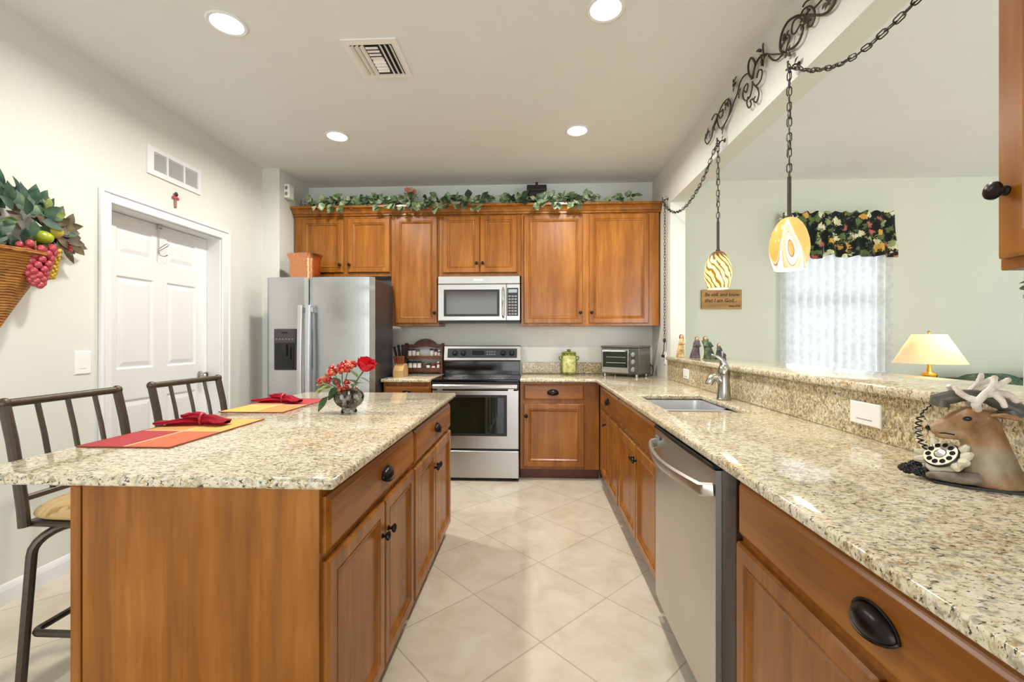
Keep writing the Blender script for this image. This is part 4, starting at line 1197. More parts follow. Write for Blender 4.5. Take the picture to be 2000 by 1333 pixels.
# ================================================================== ON THE ISLAND
def mat_cloth(name):
    m, nt, b = new_mat(name)
    tc = nt.nodes.new('ShaderNodeTexCoord')
    sp = nt.nodes.new('ShaderNodeSeparateXYZ'); nt.links.new(tc.outputs['Object'], sp.inputs[0])
    gx = nt.nodes.new('ShaderNodeMath'); gx.operation = 'GREATER_THAN'; gx.inputs[1].default_value = 0.0
    gy = nt.nodes.new('ShaderNodeMath'); gy.operation = 'GREATER_THAN'; gy.inputs[1].default_value = 0.0
    nt.links.new(sp.outputs['X'], gx.inputs[0]); nt.links.new(sp.outputs['Y'], gy.inputs[0])
    a = nt.nodes.new('ShaderNodeMixRGB'); a.inputs[1].default_value = lin((178, 70, 76)); a.inputs[2].default_value = lin((206, 116, 84))
    c = nt.nodes.new('ShaderNodeMixRGB'); c.inputs[1].default_value = lin((218, 146, 88)); c.inputs[2].default_value = lin((226, 176, 100))
    nt.links.new(gx.outputs[0], a.inputs[0]); nt.links.new(gx.outputs[0], c.inputs[0])
    e = nt.nodes.new('ShaderNodeMixRGB'); nt.links.new(gy.outputs[0], e.inputs[0]); nt.links.new(a.outputs[0], e.inputs[1]); nt.links.new(c.outputs[0], e.inputs[2])
    # thin pale seams between the patches
    def seam(s_):
        ab = nt.nodes.new('ShaderNodeMath'); ab.operation = 'ABSOLUTE'; nt.links.new(s_, ab.inputs[0])
        lt = nt.nodes.new('ShaderNodeMath'); lt.operation = 'LESS_THAN'; lt.inputs[1].default_value = 0.005; nt.links.new(ab.outputs[0], lt.inputs[0]); return lt
    l1 = seam(sp.outputs['X']); l2 = seam(sp.outputs['Y'])
    mxn = nt.nodes.new('ShaderNodeMath'); mxn.operation = 'MAXIMUM'; nt.links.new(l1.outputs[0], mxn.inputs[0]); nt.links.new(l2.outputs[0], mxn.inputs[1])
    f = nt.nodes.new('ShaderNodeMixRGB'); f.inputs[2].default_value = lin((246, 196, 150)); nt.links.new(mxn.outputs[0], f.inputs[0]); nt.links.new(e.outputs[0], f.inputs[1])
    n = noise(nt, 90, 2, 0.6, tc.outputs['Object']); r = ramp(nt, [(0.3, (0.86, 0.86, 0.86, 1)), (0.7, (1, 1, 1, 1))]); nt.links.new(n.outputs['Fac'], r.inputs['Fac'])
    g = nt.nodes.new('ShaderNodeMixRGB'); g.blend_type = 'MULTIPLY'; g.inputs[0].default_value = 1; nt.links.new(f.outputs[0], g.inputs[1]); nt.links.new(r.outputs[0], g.inputs[2])
    nt.links.new(g.outputs[0], b.inputs['Base Color']); b.inputs['Roughness'].default_value = 0.8; b.inputs['Specular IOR Level'].default_value = 0.2
    return m
pm = mat_cloth('patchwork_cloth')
def placemat(loc, w, l, rz, label):
    t = thing('placemat', label, 'placemat', loc, rz, 'patchwork placemats on the island')
    m = MB()
    def fn(u, v):
        x = (u-0.5)*w; y = (v-0.5)*l
        return (x, y, 0.003+0.0012*math.sin(9*x+3*y)*math.sin(7*y))
    m.grid(fn, 14, 18); m.grid(lambda u, v: ((u-0.5)*w, (v-0.5)*l, 0.0006), 2, 2)
    m.build('cloth', pm, t, local=True)
    e = MB(); pts = [(-w/2, -l/2), (w/2, -l/2), (w/2, l/2), (-w/2, l/2)]
    for k in range(4):
        e.tube([(*pts[k], 0.0028), (*pts[(k+1) % 4], 0.0028)], 0.0022, 6)
    e.build('bound_edge', pbr('mat_binding', (150, 70, 50), 0.8), t, local=True)
    return t
placemat((-1.332, 1.605, 0.9145), 0.315, 0.50, 0.0, 'red, coral and yellow patchwork placemat at the near end of the island')
placemat((-1.352, 2.26, 0.9145), 0.315, 0.47, PI, 'patchwork placemat farther back on the island, yellow end nearest')
def napkin(loc, rz, label):
    t = thing('napkin', label, 'napkin', loc, rz, 'dark red napkins in rings')
    m = MB()
    def arm(p0, p1, w0, w1, h, tw):
        def fn(u, v):
            a = 2*PI*u; s_ = v
            w = w0+(w1-w0)*s_; hh = h*(0.55+0.45*math.sin(PI*min(1, s_*1.2+0.1)))
            c_ = Vector(p0).lerp(Vector(p1), s_)
            d_ = (Vector(p1)-Vector(p0)).normalized(); n_ = Vector((-d_.y, d_.x, 0))
            f = 1+0.16*math.sin(5*a+tw+4*s_)
            e = 1.0 if 0.02 < v < 0.98 else 0.55
            return tuple(c_+n_*(w*math.cos(a)*f*e)+Vector((0, 0, hh*(0.5+0.5*math.sin(a)*f*e)+0.001)))
        m.grid(fn, 22, 12, cu=True)
    arm((0.01, 0, 0), (-0.175, 0.03, 0), 0.016, 0.030, 0.026, 0.3)
    arm((0.01, 0.005, 0.014), (-0.070, 0.035, 0.028), 0.018, 0.036, 0.028, 1.4)
    arm((-0.005, 0, 0.002), (0.110, -0.035, 0.0), 0.018, 0.036, 0.038, 2.1)
    m.build('folded_cloth', M['red'], t, local=True)
    r = MB(); r.tube([(0.006*1.0, 0.028*math.cos(2*PI*k/24), 0.023+0.021*math.sin(2*PI*k/24)) for k in range(24)], 0.005, 8, closed=True)
    r.build('napkin_ring', pbr('beaded_ring', (178, 42, 48), 0.35, var=0.4, vs_=120), t, local=True)
    return t
napkin((-1.352, 1.715, 0.9205), 0.28, 'dark red napkin in a ring on the near placemat')
napkin((-1.375, 2.335, 0.9205), 0.10, 'dark red napkin in a ring on the farther placemat')

# --- vase with stones, a red rose and berries
VX, VY = -0.882, 2.055
vs2 = MB()
vp = [(0, 0.002), (0.036, 0.002), (0.038, 0.008), (0.033, 0.018), (0.034, 0.024), (0.056, 0.040), (0.068, 0.060), (0.070, 0.076), (0.064, 0.094), (0.048, 0.108), (0.040, 0.114), (0.042, 0.122)]
vs2.lathe(vp, 28, T(VX, VY, 0.9145))
solo('glass_vase', vs2, glass_mat('clear_vase_glass', (244, 247, 246)), 'round clear glass vase filled with stones on the island', 'vase', (VX, VY, 0.9145))
R4 = random.Random(3)
stone_m = [pbr('stone_grey', (170, 162, 158), 0.3, var=0.25), pbr('stone_brown', (122, 104, 90), 0.35, var=0.3), pbr('stone_dark', (86, 76, 70), 0.3, var=0.3), pbr('stone_pale', (206, 200, 198), 0.35, var=0.2)]
protos = []
for k in range(4):
    q = MB(); q.ball((0, 0, 0), (0.0145, 0.0125, 0.0105), 10)
    o = q.build('vase_stone', stone_m[k]); protos.append(o)
used = [0]*4
rows_ = [(0.020, 0.019, 4), (0.040, 0.036, 7), (0.060, 0.049, 9), (0.080, 0.048, 9), (0.098, 0.034, 6), (0.072, 0.020, 4), (0.048, 0.012, 3)]
for (z, r_, n) in rows_:
    for i in range(n):
        a = 2*PI*i/n+z*90
        k = R4.randrange(4)
        o = protos[k] if used[k] == 0 else protos[k].copy()
        if used[k]: COL.objects.link(o)
        used[k] += 1
        o.location = (VX+r_*math.cos(a), VY+r_*math.sin(a), 0.9145+z)
        o.rotation_euler = (R4.uniform(0, 3), R4.uniform(0, 3), R4.uniform(0, 3))
        tag(o, 'small rounded stone among those filling the glass vase', 'stone', 'stones inside the glass vase')
# rose
rs = thing('rose', 'red artificial rose leaning out of the stone-filled vase', 'flower', (VX+0.005, VY, 0.99))
m = MB(); m.tube([(VX+0.005, VY, 0.99), (VX+0.02, VY, 1.04), (VX+0.05, VY, 1.085), (VX+0.072, VY-0.002, 1.115)], 0.004, 6); m.build('stem', M['stem'], rs)
m = MB(); c_ = Vector((VX+0.080, VY-0.004, 1.128))
ax = Vector((0.35, -0.15, 0.92)).normalized(); Mr = ax.to_track_quat('Z', 'Y').to_matrix().to_4x4()
for (n, r0_, h_, open_, ph) in ((3, 0.009, 0.060, 0.003, 0), (4, 0.018, 0.064, 0.006, 0.4), (5, 0.027, 0.062, 0.009, 0.9), (6, 0.033, 0.054, 0.013, 0.2)):
    for k in range(n):
        a0 = 2*PI*k/n+ph; da = 2*PI/n*0.72
        def pet(u, v, a0=a0, da=da, r0_=r0_, h_=h_, open_=open_):
            a = a0+(u-0.5)*2*da
            edge = 1-abs(2*u-1)**2.2
            rr = r0_*(0.45+0.6*math.sin(PI*0.62*v))+open_*v**3
            return tuple(c_+Mr.to_3x3() @ Vector((rr*math.cos(a), rr*math.sin(a), -0.012+h_*v*(0.55+0.45*edge))))
        m.grid(pet, 7, 7)
m.build('bloom', pbr('rose_red', (206, 10, 40), 0.6, var=0.2, vs_=60), rs)
m = MB()
for (p, d_) in (((VX+0.03, VY, 1.05), (0.6, -0.3, 0.2)), ((VX+0.05, VY, 1.085), (0.7, 0.2, -0.3)), ((VX+0.035, VY, 1.055), (-0.2, -0.7, 0.4)), ((VX+0.02, VY-0.01, 1.04), (0.6, -0.6, 0.35)), ((VX+0.045, VY, 1.08), (-0.4, -0.4, 0.7))):
    m.leaf(p, d_, (0, 0.2, 1), 0.070, 0.038)
m.build('leaves', leafmat('rose_leaf', (110, 140, 100), (150, 174, 130), (186, 200, 160)), rs)
# berry spray
bs = thing('berry_spray', 'spray of orange-red berries with green leaves in the stone-filled vase', 'flower', (VX-0.01, VY, 0.99))
m = MB()
for tip in ((-0.135, 0, 1.065), (-0.11, -0.02, 1.10), (-0.07, -0.02, 1.125), (-0.03, -0.01, 1.135), (0.0, -0.01, 1.12), (-0.03, -0.03, 1.05)):
    m.tube([(VX-0.01, VY, 0.99), (VX-0.02+tip[0]*0.4, VY+tip[1]*0.4, 1.03+0.3*(tip[2]-1.03)), (VX+tip[0], VY+tip[1], tip[2])], 0.0025, 5)
m.build('stem', M['stem'], bs)
berm = [pbr('berry_red', (178, 40, 36), 0.3, var=0.3, vs_=90), pbr('berry_orange', (214, 108, 70), 0.35, var=0.3, vs_=90)]
bp_ = [None, None]
for i in range(98):
    t_ = R4.random()
    cx_ = -0.135+0.16*t_; cz_ = 1.060+0.080*math.sin(PI*0.56*min(1, t_*1.05))
    if i > 80: cx_, cz_ = -0.025+R4.uniform(-.02, .02), 1.04+R4.uniform(-0.03, 0.03)
    k = 0 if R4.random() < 0.55 else 1
    if bp_[k] is None:
        q = MB(); q.ball((0, 0, 0), (0.0105, 0.0105, 0.0096), 8); bp_[k] = q.build('berry', berm[k], bs, local=True); o = bp_[k]
    else:
        o = bp_[k].copy(); COL.objects.link(o)
    o.location = (cx_+R4.uniform(-.018, .018)+0.01, R4.uniform(-0.04, 0.03), cz_-0.99+R4.uniform(-.024, .020))
m = MB()
for (p, d_, L) in (((-0.09, -0.01, 1.045), (-0.6, -0.4, -0.25), 0.075), ((-0.11, 0, 1.05), (-0.5, -0.2, -0.5), 0.06), ((-0.07, -0.02, 1.04), (-0.7, -0.5, -0.05), 0.07), ((-0.12, 0.0, 1.055), (-0.8, -0.3, -0.1), 0.04)):
    m.leaf((VX+p[0], VY+p[1], p[2]), d_, (0, -0.4, 1), L, 0.045)
m.build('pale_leaves', M['leaflime'], bs)
m = MB()
for (p, d_, L) in (((-0.055, -0.02, 1.025), (-0.6, -0.2, -0.75), 0.06), ((-0.09, -0.03, 0.995), (-0.55, -0.2, -0.8), 0.085), ((-0.045, -0.02, 1.035), (-0.6, -0.2, -0.5), 0.06), ((-0.03, -0.03, 1.05), (-0.4, -0.4, 0.6), 0.05)):
    m.leaf((VX+p[0], VY+p[1], p[2]), d_, (-0.2, -0.9, 0.4), L, 0.04)
m.tube([(VX-0.02, VY-0.01, 1.03), (VX-0.06, VY-0.02, 1.02), (VX-0.10, VY-0.03, 0.985)], 0.003, 5)
m.build('green_leaves', leafmat('deep_leaf', (40, 66, 34), (70, 98, 50), (110, 132, 84)), bs)

# ================================================================== ON THE BACK COUNTERS
KX, KY = -1.235, 4.02
kb = MB()
Ms = Matrix(((0, 0, 1, 0), (1, 0, 0, 0), (0, 1, 0, 0), (0, 0, 0, 1)))
kb.prism([(3.955, 0.9147), (3.945, 0.975), (4.00, 1.025), (4.09, 1.035), (4.115, 1.01), (4.115, 0.9147)], KX-0.045, KX+0.045, M=Ms)
solo('knife_block', kb, wood('pale_block_wood', (180, 140, 84), (206, 168, 112), (222, 190, 140), 0.5), 'pale wooden knife block left of the spice rack', 'knife block', (KX, KY, 0.9147))
hm = M['blackm']; kw = wood('knife_wood', (96, 46, 20), (132, 70, 34), (160, 92, 52), 0.4)
k_i = 0
for (dx, y, z, tilt, lean, mat, L, lab) in ((-0.032, 4.065, 1.032, 0.30, -0.18, hm, 0.170, 'black'), (-0.010, 4.062, 1.032, 0.32, -0.05, hm, 0.185, 'black'), (0.012, 4.062, 1.032, 0.30, 0.05, hm, 0.185, 'black'), (0.033, 4.065, 1.032, 0.28, 0.12, hm, 0.170, 'black'),
                                           (-0.030, 3.998, 1.026, 0.45, -0.12, kw, 0.085, 'brown'), (-0.010, 3.995, 1.024, 0.47, 0.0, kw, 0.085, 'brown'), (0.010, 3.995, 1.024, 0.47, 0.0, kw, 0.085, 'brown'), (0.030, 3.998, 1.026, 0.45, 0.12, kw, 0.085, 'brown')):
    p0 = Vector((KX+dx, y, z)); d_ = Vector((lean, -math.sin(tilt)*0.7, math.cos(tilt))).normalized()
    t = thing('knife', ('long %s-handled knife in the back row of the knife block' if lab == 'black' else 'short %s-handled knife in the front row of the knife block') % lab, 'knife', tuple(p0), 0,
              'black-handled knives in the block' if lab == 'black' else 'brown-handled knives in the block')
    q = MB(); q.tube([p0+d_*0.012, p0+d_*L*0.35, p0+d_*L*0.75, p0+d_*L], [0.0075, 0.0085, 0.0085, 0.0095], 8, squash=1.5); q.build('handle', mat, t)
    q = MB(); q.tube([p0-d_*0.02, p0+d_*0.014], 0.006, 6); q.build('blade', M['steel'], t)

SX = -1.100
sr = thing('spice_rack', 'dark wooden two-shelf spice rack with arched top beside the range', 'spice rack', (SX, 4.40, 0.9147))
rw = wood('rack_wood', (70, 34, 20), (96, 48, 28), (118, 62, 38), 0.4)
for s_ in (-1, 1):
    m = MB(); m.prism([(4.33, 0.9147), (4.33, 1.10), (4.345, 1.12), (4.345, 1.20), (4.37, 1.225), (4.445, 1.225), (4.445, 0.9147)], SX+s_*0.187-0.007, SX+s_*0.187+0.007, M=Ms); m.build('side_panel', rw, sr)
m = MB(); pts = [(SX-0.18, 1.175)]
for k in range(25):
    u_ = k/24; x = SX-0.18+0.36*u_
    pts.append((x, 1.212+0.058*max(0, math.sin(PI*min(1, max(0, (u_-0.17)/0.66))))**0.7))
pts += [(SX+0.18, 1.175)]
for k in range(13):
    u_ = 1-k/12; pts.append((SX-0.12+0.24*u_, 1.175+0.014*math.sin(PI*u_)))
m.prism(pts, 4.432, 4.444, M=Matrix(((1, 0, 0, 0), (0, 0, 1, 0), (0, 1, 0, 0), (0, 0, 0, 1)))); m.build('arched_top', rw, sr)
for (z, zr) in ((0.955, 0.985), (1.085, 1.105)):
    m = MB(); m.box(SX-0.18, SX+0.18, 4.342, 4.444, z-0.010, z, 0.001); m.box(SX-0.18, SX+0.18, 4.334, 4.344, z-0.018, zr-0.008, 0.002); m.build('shelf', rw, sr)
jar_g = glass_mat('jar_glass', (235, 238, 234))
def jar(x, z, h, r, fill, lid, lab):
    t = thing('spice_jar', lab, 'jar', (x, 4.388, z), 0, 'jars in the spice rack')
    q = MB(); q.lathe([(0, 0.001), (r, 0.001), (r+0.001, 0.006), (r+0.001, h*0.74), (r*0.82, h*0.80), (0, h*0.80)], 16, T(x, 4.388, z)); q.build('body', fill, t)
    q = MB(); q.lathe([(0, h*0.80), (r*0.92, h*0.80), (r*0.92, h), (0, h)], 16, T(x, 4.388, z)); q.build('lid', lid, t)
    q = MB(); q.lathe([(r+0.0016, h*0.18), (r+0.0016, h*0.62)], 16, T(x, 4.388, z), -PI*0.85, -PI*0.15); q.build('label_band', M['plastic'], t)
jw = pbr('jar_pale', (226, 222, 214), 0.3); jb = pbr('jar_brown', (120, 84, 52), 0.35); jr = pbr('jar_red', (170, 54, 46), 0.35); jg = pbr('jar_green', (140, 146, 96), 0.35)
lb = M['blackm']; lw = M['plastic']; lg_ = pbr('lid_green', (80, 104, 56), 0.4)
for a in ((-0.150, 1.0852, 0.080, 0.018, jw, lb, 'pale spice jar with black lid, leftmost on the upper shelf'), (-0.108, 1.0852, 0.082, 0.018, jw, lb, 'pale spice jar with black lid, second from left on the upper shelf'),
          (-0.066, 1.0852, 0.080, 0.017, jg, lg_, 'greenish spice jar with green lid on the upper shelf'), (0.075, 1.0852, 0.084, 0.019, jw, lb, 'pale spice jar with black lid, right half of the upper shelf'),
          (0.118, 1.0852, 0.080, 0.016, jb, lb, 'brown spice jar with black lid on the upper shelf'), (0.152, 1.0852, 0.070, 0.014, jb, lw, 'narrow brown spice jar, rightmost on the upper shelf'),
          (-0.145, 0.9552, 0.085, 0.020, jw, lb, 'wide pale jar with black lid, leftmost on the lower shelf'), (-0.098, 0.9552, 0.085, 0.020, jw, lb, 'wide pale jar with black lid, second on the lower shelf'),
          (-0.052, 0.9552, 0.085, 0.020, jw, lb, 'wide pale jar with black lid, third on the lower shelf'), (0.040, 0.9552, 0.060, 0.019, jw, lb, 'short cream jar with black lid on the lower shelf'),
          (0.095, 0.9552, 0.058, 0.020, jr, pbr('lid_red', (150, 40, 36), 0.4), 'short red spice jar on the lower shelf'), (0.145, 0.9552, 0.085, 0.017, jr, lw, 'tall red spice jar with white lid, rightmost on the lower shelf')):
    jar(SX+a[0], *a[1:])

# green canister
CX_, CY_ = 0.362, 4.365
cn = thing('canister', 'green ceramic canister with leaf relief and small side handles', 'canister', (CX_, CY_, 0.9147))
grn = leafmat('green_glaze', (74, 84, 20), (112, 120, 44), (146, 150, 72), 0.25, 26)
pal = leafmat('pale_relief', (150, 152, 84), (190, 190, 122), (214, 212, 158), 0.35, 30)
m = MB(); m.lathe([(0, 0.001), (0.066, 0.001), (0.070, 0.010), (0.076, 0.05), (0.079, 0.11), (0.078, 0.16), (0.071, 0.195), (0.066, 0.205), (0, 0.206)], 28, T(CX_, CY_, 0.9147)); m.build('body', grn, cn)
m = MB(); m.lathe([(0.0695, 0.018), (0.0755, 0.03), (0.0785, 0.06), (0.0805, 0.11), (0.0795, 0.16), (0.0745, 0.185)], 20, T(CX_, CY_, 0.9147), -PI*0.80, -PI*0.2); m.build('relief_panel', pal, cn)
m = MB(); m.lathe([(0, 0.206), (0.072, 0.206), (0.074, 0.214), (0.066, 0.222), (0.02, 0.230), (0.016, 0.236), (0.02, 0.246), (0.0, 0.252)], 24, T(CX_, CY_, 0.9147)); m.build('lid', grn, cn)
for s_ in (-1, 1):
    m = MB(); m.tube([(CX_+s_*0.074, CY_-0.01, 1.095), (CX_+s_*0.096, CY_-0.015, 1.09), (CX_+s_*0.094, CY_-0.015, 1.065), (CX_+s_*0.077, CY_-0.01, 1.055)], 0.007, 8); m.build('handle', grn, cn)

# toaster oven, turned a little in the corner
to = thing('toaster_oven', 'grey toaster oven with glass door in the corner of the counter', 'toaster oven', (0.885, 4.205, 0.9147), -0.62)
to.scale = (0.927, 0.98, 1.06)
sil = pbr('toaster_grey', (120, 122, 116), 0.3, 0.7, var=0.05); sil2 = pbr('toaster_silver', (186, 188, 186), 0.25, 0.9)
m = MB(); m.box(-0.205, 0.205, -0.13, 0.155, 0.022, 0.262, 0.012); m.box(-0.208, 0.208, -0.142, 0.158, 0.255, 0.272, 0.006); m.build('housing', sil, to, local=True)
m = MB(); m.box(-0.190, 0.098, -0.140, -0.128, 0.034, 0.244, 0.004); D_ = m.build('door', sil2, to, local=True)
m = MB(); m.box(-0.178, 0.088, -0.1425, -0.139, 0.082, 0.232, 0.003); m.build('door_glass', M['glassdark'], D_, local=True)
m = MB(); m.tube([(-0.165, -0.14, 0.226), (-0.165, -0.165, 0.226), (0.075, -0.165, 0.226), (0.075, -0.14, 0.226)], 0.007, 8); m.build('door_handle', sil2, D_, local=True)
m = MB()
for k in range(2): m.box(-0.14, 0.07, -0.1435, -0.1425, 0.120+0.05*k, 0.126+0.05*k)
m.build('rack_lines', M['greyline'], D_, local=True)
m = MB(); m.box(0.102, 0.200, -0.140, -0.128, 0.034, 0.244, 0.004); P_ = m.build('control_panel', pbr('toaster_panel', (84, 88, 86), 0.35, 0.4), to, local=True)
for z in (0.070, 0.135, 0.200):
    m = MB(); m.lathe([(0, 0), (0.023, 0), (0.021, 0.014), (0.017, 0.018), (0, 0.019)], 18, T(0.148, -0.140, z, rx=PI/2)); m.box(-0.003, 0.003, -0.016, 0.016, 0.018, 0.024, 0.001, T(0.148, -0.140, z, rx=PI/2)); m.build('knob', sil2, P_, local=True)
for x in (-0.17, 0.17):
    for y in (-0.11, 0.12):
        m = MB(); m.cyl((x, y, 0.0005), (x, y, 0.026), 0.014, 12); m.build('foot', sil2, to, local=True)
m = MB()
for k in range(9): m.box(0.2045, 0.2065, -0.10+0.026*k, -0.085+0.026*k, 0.195, 0.225)
m.build('vent_slots', M['greyline'], to, local=True)
m = MB(); m.tube([(0.19, 0.155, 0.10), (0.215, 0.175, 0.09), (0.232, 0.16, 0.05), (0.235, 0.13, 0.012), (0.232, 0.10, 0.008)], 0.005, 6); m.build('cord', M['blackm'], to, local=True)
# ================================================================== IRONWORK, CHAINS AND PENDANT LAMPS ON THE PASS-THROUGH HEADER
SCROLL_NEAR = [[(2.141, 2.641), (2.166, 2.671), (2.166, 2.713), (2.147, 2.746), (2.105, 2.761), (2.048, 2.743), (1.994, 2.711), (1.933, 2.666), (1.866, 2.616), (1.826, 2.599), (1.800, 2.600), (1.783, 2.614), (1.783, 2.631)], [(2.111, 2.631), (2.059, 2.607), (2.021, 2.604), (1.999, 2.616), (1.984, 2.640), (1.989, 2.663)], [(1.994, 2.670), (2.015, 2.663), (2.037, 2.658), (2.059, 2.677), (2.059, 2.701), (2.043, 2.719), (2.010, 2.711), (1.989, 2.689), (1.994, 2.674)], [(2.005, 2.721), (1.984, 2.728), (1.943, 2.711), (1.914, 2.674), (1.909, 2.640), (1.918, 2.622), (1.938, 2.619), (1.956, 2.636), (1.953, 2.653), (1.936, 2.647)], [(1.973, 2.665), (1.968, 2.687), (1.948, 2.691), (1.936, 2.691), (1.953, 2.706)], [(2.120, 2.692), (2.100, 2.695), (2.079, 2.678), (2.082, 2.656), (2.094, 2.643), (2.105, 2.627)], [(1.911, 2.679), (1.885, 2.677), (1.857, 2.677)], [(1.984, 2.740), (1.968, 2.745), (1.943, 2.738), (1.914, 2.724)], [(2.129, 2.627), (2.224, 2.686), (2.291, 2.732), (2.334, 2.752)], [(2.271, 2.711), (2.243, 2.675), (2.217, 2.651), (2.185, 2.637), (2.147, 2.634)], [(2.314, 2.803), (2.318, 2.787), (2.314, 2.754)], [(2.323, 2.745), (2.323, 2.692)]]
SCROLL_FAR = [[(2.311, 2.745), (2.347, 2.756), (2.388, 2.753), (2.414, 2.730), (2.431, 2.688)], [(2.431, 2.688), (2.405, 2.724), (2.397, 2.749), (2.422, 2.792), (2.449, 2.809), (2.471, 2.788), (2.466, 2.740), (2.431, 2.688)], [(2.422, 2.665), (2.384, 2.623), (2.339, 2.620), (2.319, 2.642), (2.323, 2.669), (2.351, 2.684), (2.367, 2.667), (2.372, 2.656)], [(2.431, 2.675), (2.440, 2.636), (2.466, 2.606), (2.512, 2.613), (2.541, 2.652), (2.531, 2.692), (2.494, 2.698), (2.485, 2.675), (2.503, 2.654), (2.522, 2.673)], [(2.422, 2.656), (2.372, 2.601), (2.359, 2.560), (2.384, 2.535), (2.414, 2.560), (2.397, 2.572)], [(2.466, 2.611), (2.480, 2.582), (2.458, 2.544), (2.431, 2.547), (2.440, 2.574), (2.414, 2.568)], [(2.440, 2.697), (2.485, 2.749), (2.541, 2.762), (2.579, 2.748), (2.594, 2.724), (2.619, 2.701), (2.661, 2.675), (2.693, 2.644), (2.747, 2.623), (2.805, 2.600)], [(2.682, 2.677), (2.714, 2.734), (2.781, 2.746), (2.840, 2.726), (2.877, 2.687), (2.840, 2.618), (2.781, 2.604), (2.714, 2.630), (2.682, 2.677)], [(2.816, 2.708), (2.781, 2.705), (2.793, 2.671), (2.828, 2.673), (2.840, 2.695)], [(2.889, 2.694), (2.940, 2.666), (2.979, 2.620), (3.046, 2.607), (3.088, 2.654), (3.060, 2.680)], [(2.965, 2.732), (2.914, 2.743), (2.877, 2.719), (2.901, 2.695), (2.952, 2.672)], [(2.372, 2.798), (2.351, 2.795), (2.327, 2.775)]]
SCROLL_LEAVES = [(2.634, 2.795), (2.639, 2.769), (3.020, 2.677), (3.047, 2.668), (2.793, 2.585), (2.578, 2.692), (2.927, 2.660), (2.747, 2.712), (2.725, 2.715), (2.091, 2.607), (2.126, 2.686), (2.114, 2.699), (2.314, 2.712), (1.965, 2.669), (1.975, 2.664), (1.827, 2.639), (1.814, 2.635)]
def smooth(pts, n=5):
    """Catmull-Rom through the points"""
    P_ = [Vector(p) for p in pts]; out = []
    for i in range(len(P_)-1):
        a = P_[i-1] if i > 0 else P_[i]*2-P_[i+1]; b = P_[i]; c = P_[i+1]; d = P_[i+2] if i+2 < len(P_) else P_[i+1]*2-P_[i]
        for k in range(n):
            t = k/n
            out.append(0.5*((2*b)+(c-a)*t+(2*a-5*b+4*c-d)*t*t+(3*b-a-3*c+d)*t*t*t))
    out.append(P_[-1]); return out
def scroll(data, label, leaves, loc):
    t = thing('iron_scroll', label, 'wall decor', loc)
    m = MB()
    for i, s_ in enumerate(data):
        r = 0.0058 if i in (0, 1) else 0.0042
        m.tube(smooth([(XH-0.016-0.004*(i % 3), y, z) for y, z in s_], 5), r, 6)
    for (y, z) in ((data[0][0]), (data[-1][0])):
        m.cyl((XH-0.0003, y, z), (XH-0.016, y, z), 0.004, 6)
    m.build('scrollwork', M['iron'], t)
    m = MB()
    for (y, z) in leaves:
        for k in range(3):
            a = 2.1*k+y*40
            m.leaf((XH-0.018, y, z), (-0.2, math.cos(a), math.sin(a)), (-1, 0, 0), 0.034, 0.022)
    m.build('iron_leaves', M['iron'], t)
    return t
scroll(SCROLL_NEAR, 'dark iron scrollwork on the header, the piece nearer the camera', SCROLL_LEAVES[9:], (XH, 2.0, 2.62))
scroll(SCROLL_FAR, 'dark iron scrollwork on the header, the piece farther from camera', SCROLL_LEAVES[:9], (XH, 2.65, 2.62))

def chain(m, pts, link=0.042, w=0.0095, r=0.0026):
    P_ = [Vector(p) for p in pts]
    seg = [(P_[i+1]-P_[i]).length for i in range(len(P_)-1)]; tot = sum(seg)
    step = link*0.80; n = max(1, int(tot/step)); 
    def at(s_):
        s_ = max(0, min(tot, s_))
        for i, l in enumerate(seg):
            if s_ <= l or i == len(seg)-1: return P_[i]+(P_[i+1]-P_[i])*(s_/l if l > 0 else 0), (P_[i+1]-P_[i]).normalized()
            s_ -= l
    for i in range(n+1):
        c_, d_ = at(tot*i/n)
        u_ = d_.cross(Vector((1, 0, 0))); u_ = u_.normalized() if u_.length > 0.1 else d_.cross(Vector((0, 1, 0))).normalized()
        v_ = d_.cross(u_).normalized()
        ang = (PI/4 if i % 2 else -PI/4)+0.35*math.sin(i*1.3)
        s_ = u_*math.cos(ang)+v_*math.sin(ang)
        hl = link/2-w
        ring = []
        for k in range(5):
            a = -PI/2+PI*k/4; ring.append(c_+d_*(hl+w*math.cos(a))+s_*(w*math.sin(a)))
        for k in range(5):
            a = PI/2+PI*k/4; ring.append(c_+d_*(-hl+w*math.cos(a))+s_*(w*math.sin(a)))
        m.tube(ring, r, 5, closed=True)
M['chain'] = pbr('chain_iron', (66, 64, 58), 0.45, 0.6, var=0.2)
def hook(y, z, label):
    m = MB()
    m.lathe([(0, 0), (0.013, 0), (0.012, 0.004), (0.004, 0.006), (0, 0.006)], 12, T(XH-0.0004, y, z+0.012, ry=-PI/2))
    m.tube(smooth([(XH-0.004, y, z+0.012), (XH-0.02, y, z+0.012), (XH-0.033, y, z-0.002), (XH-0.042, y, z-0.008), (XH-0.049, y, z), (XH-0.049, y, z+0.022)], 4), 0.0038, 7)
    m.ball((XH-0.049, y, z+0.024), 0.0055, 8)
    m.leaf((XH-0.02, y-0.002, z+0.012), (-0.2, -1, 0.6), (-1, 0, 0.2), 0.035, 0.024)
    solo('wall_hook', m, M['iron'], label, 'hook', (XH, y, z), 'swag hooks on the header')
HZ = 2.512
hook(2.046, HZ, 'small iron hook holding the chain of the nearer pendant lamp')
hook(2.810, HZ, 'small iron hook holding the chain of the farther pendant lamp')
hook(3.967, HZ, 'small iron hook above the stub wall where the chain drops down')
hook(0.80, HZ, 'small iron hook on the header close to the camera')
HXc = XH-0.043

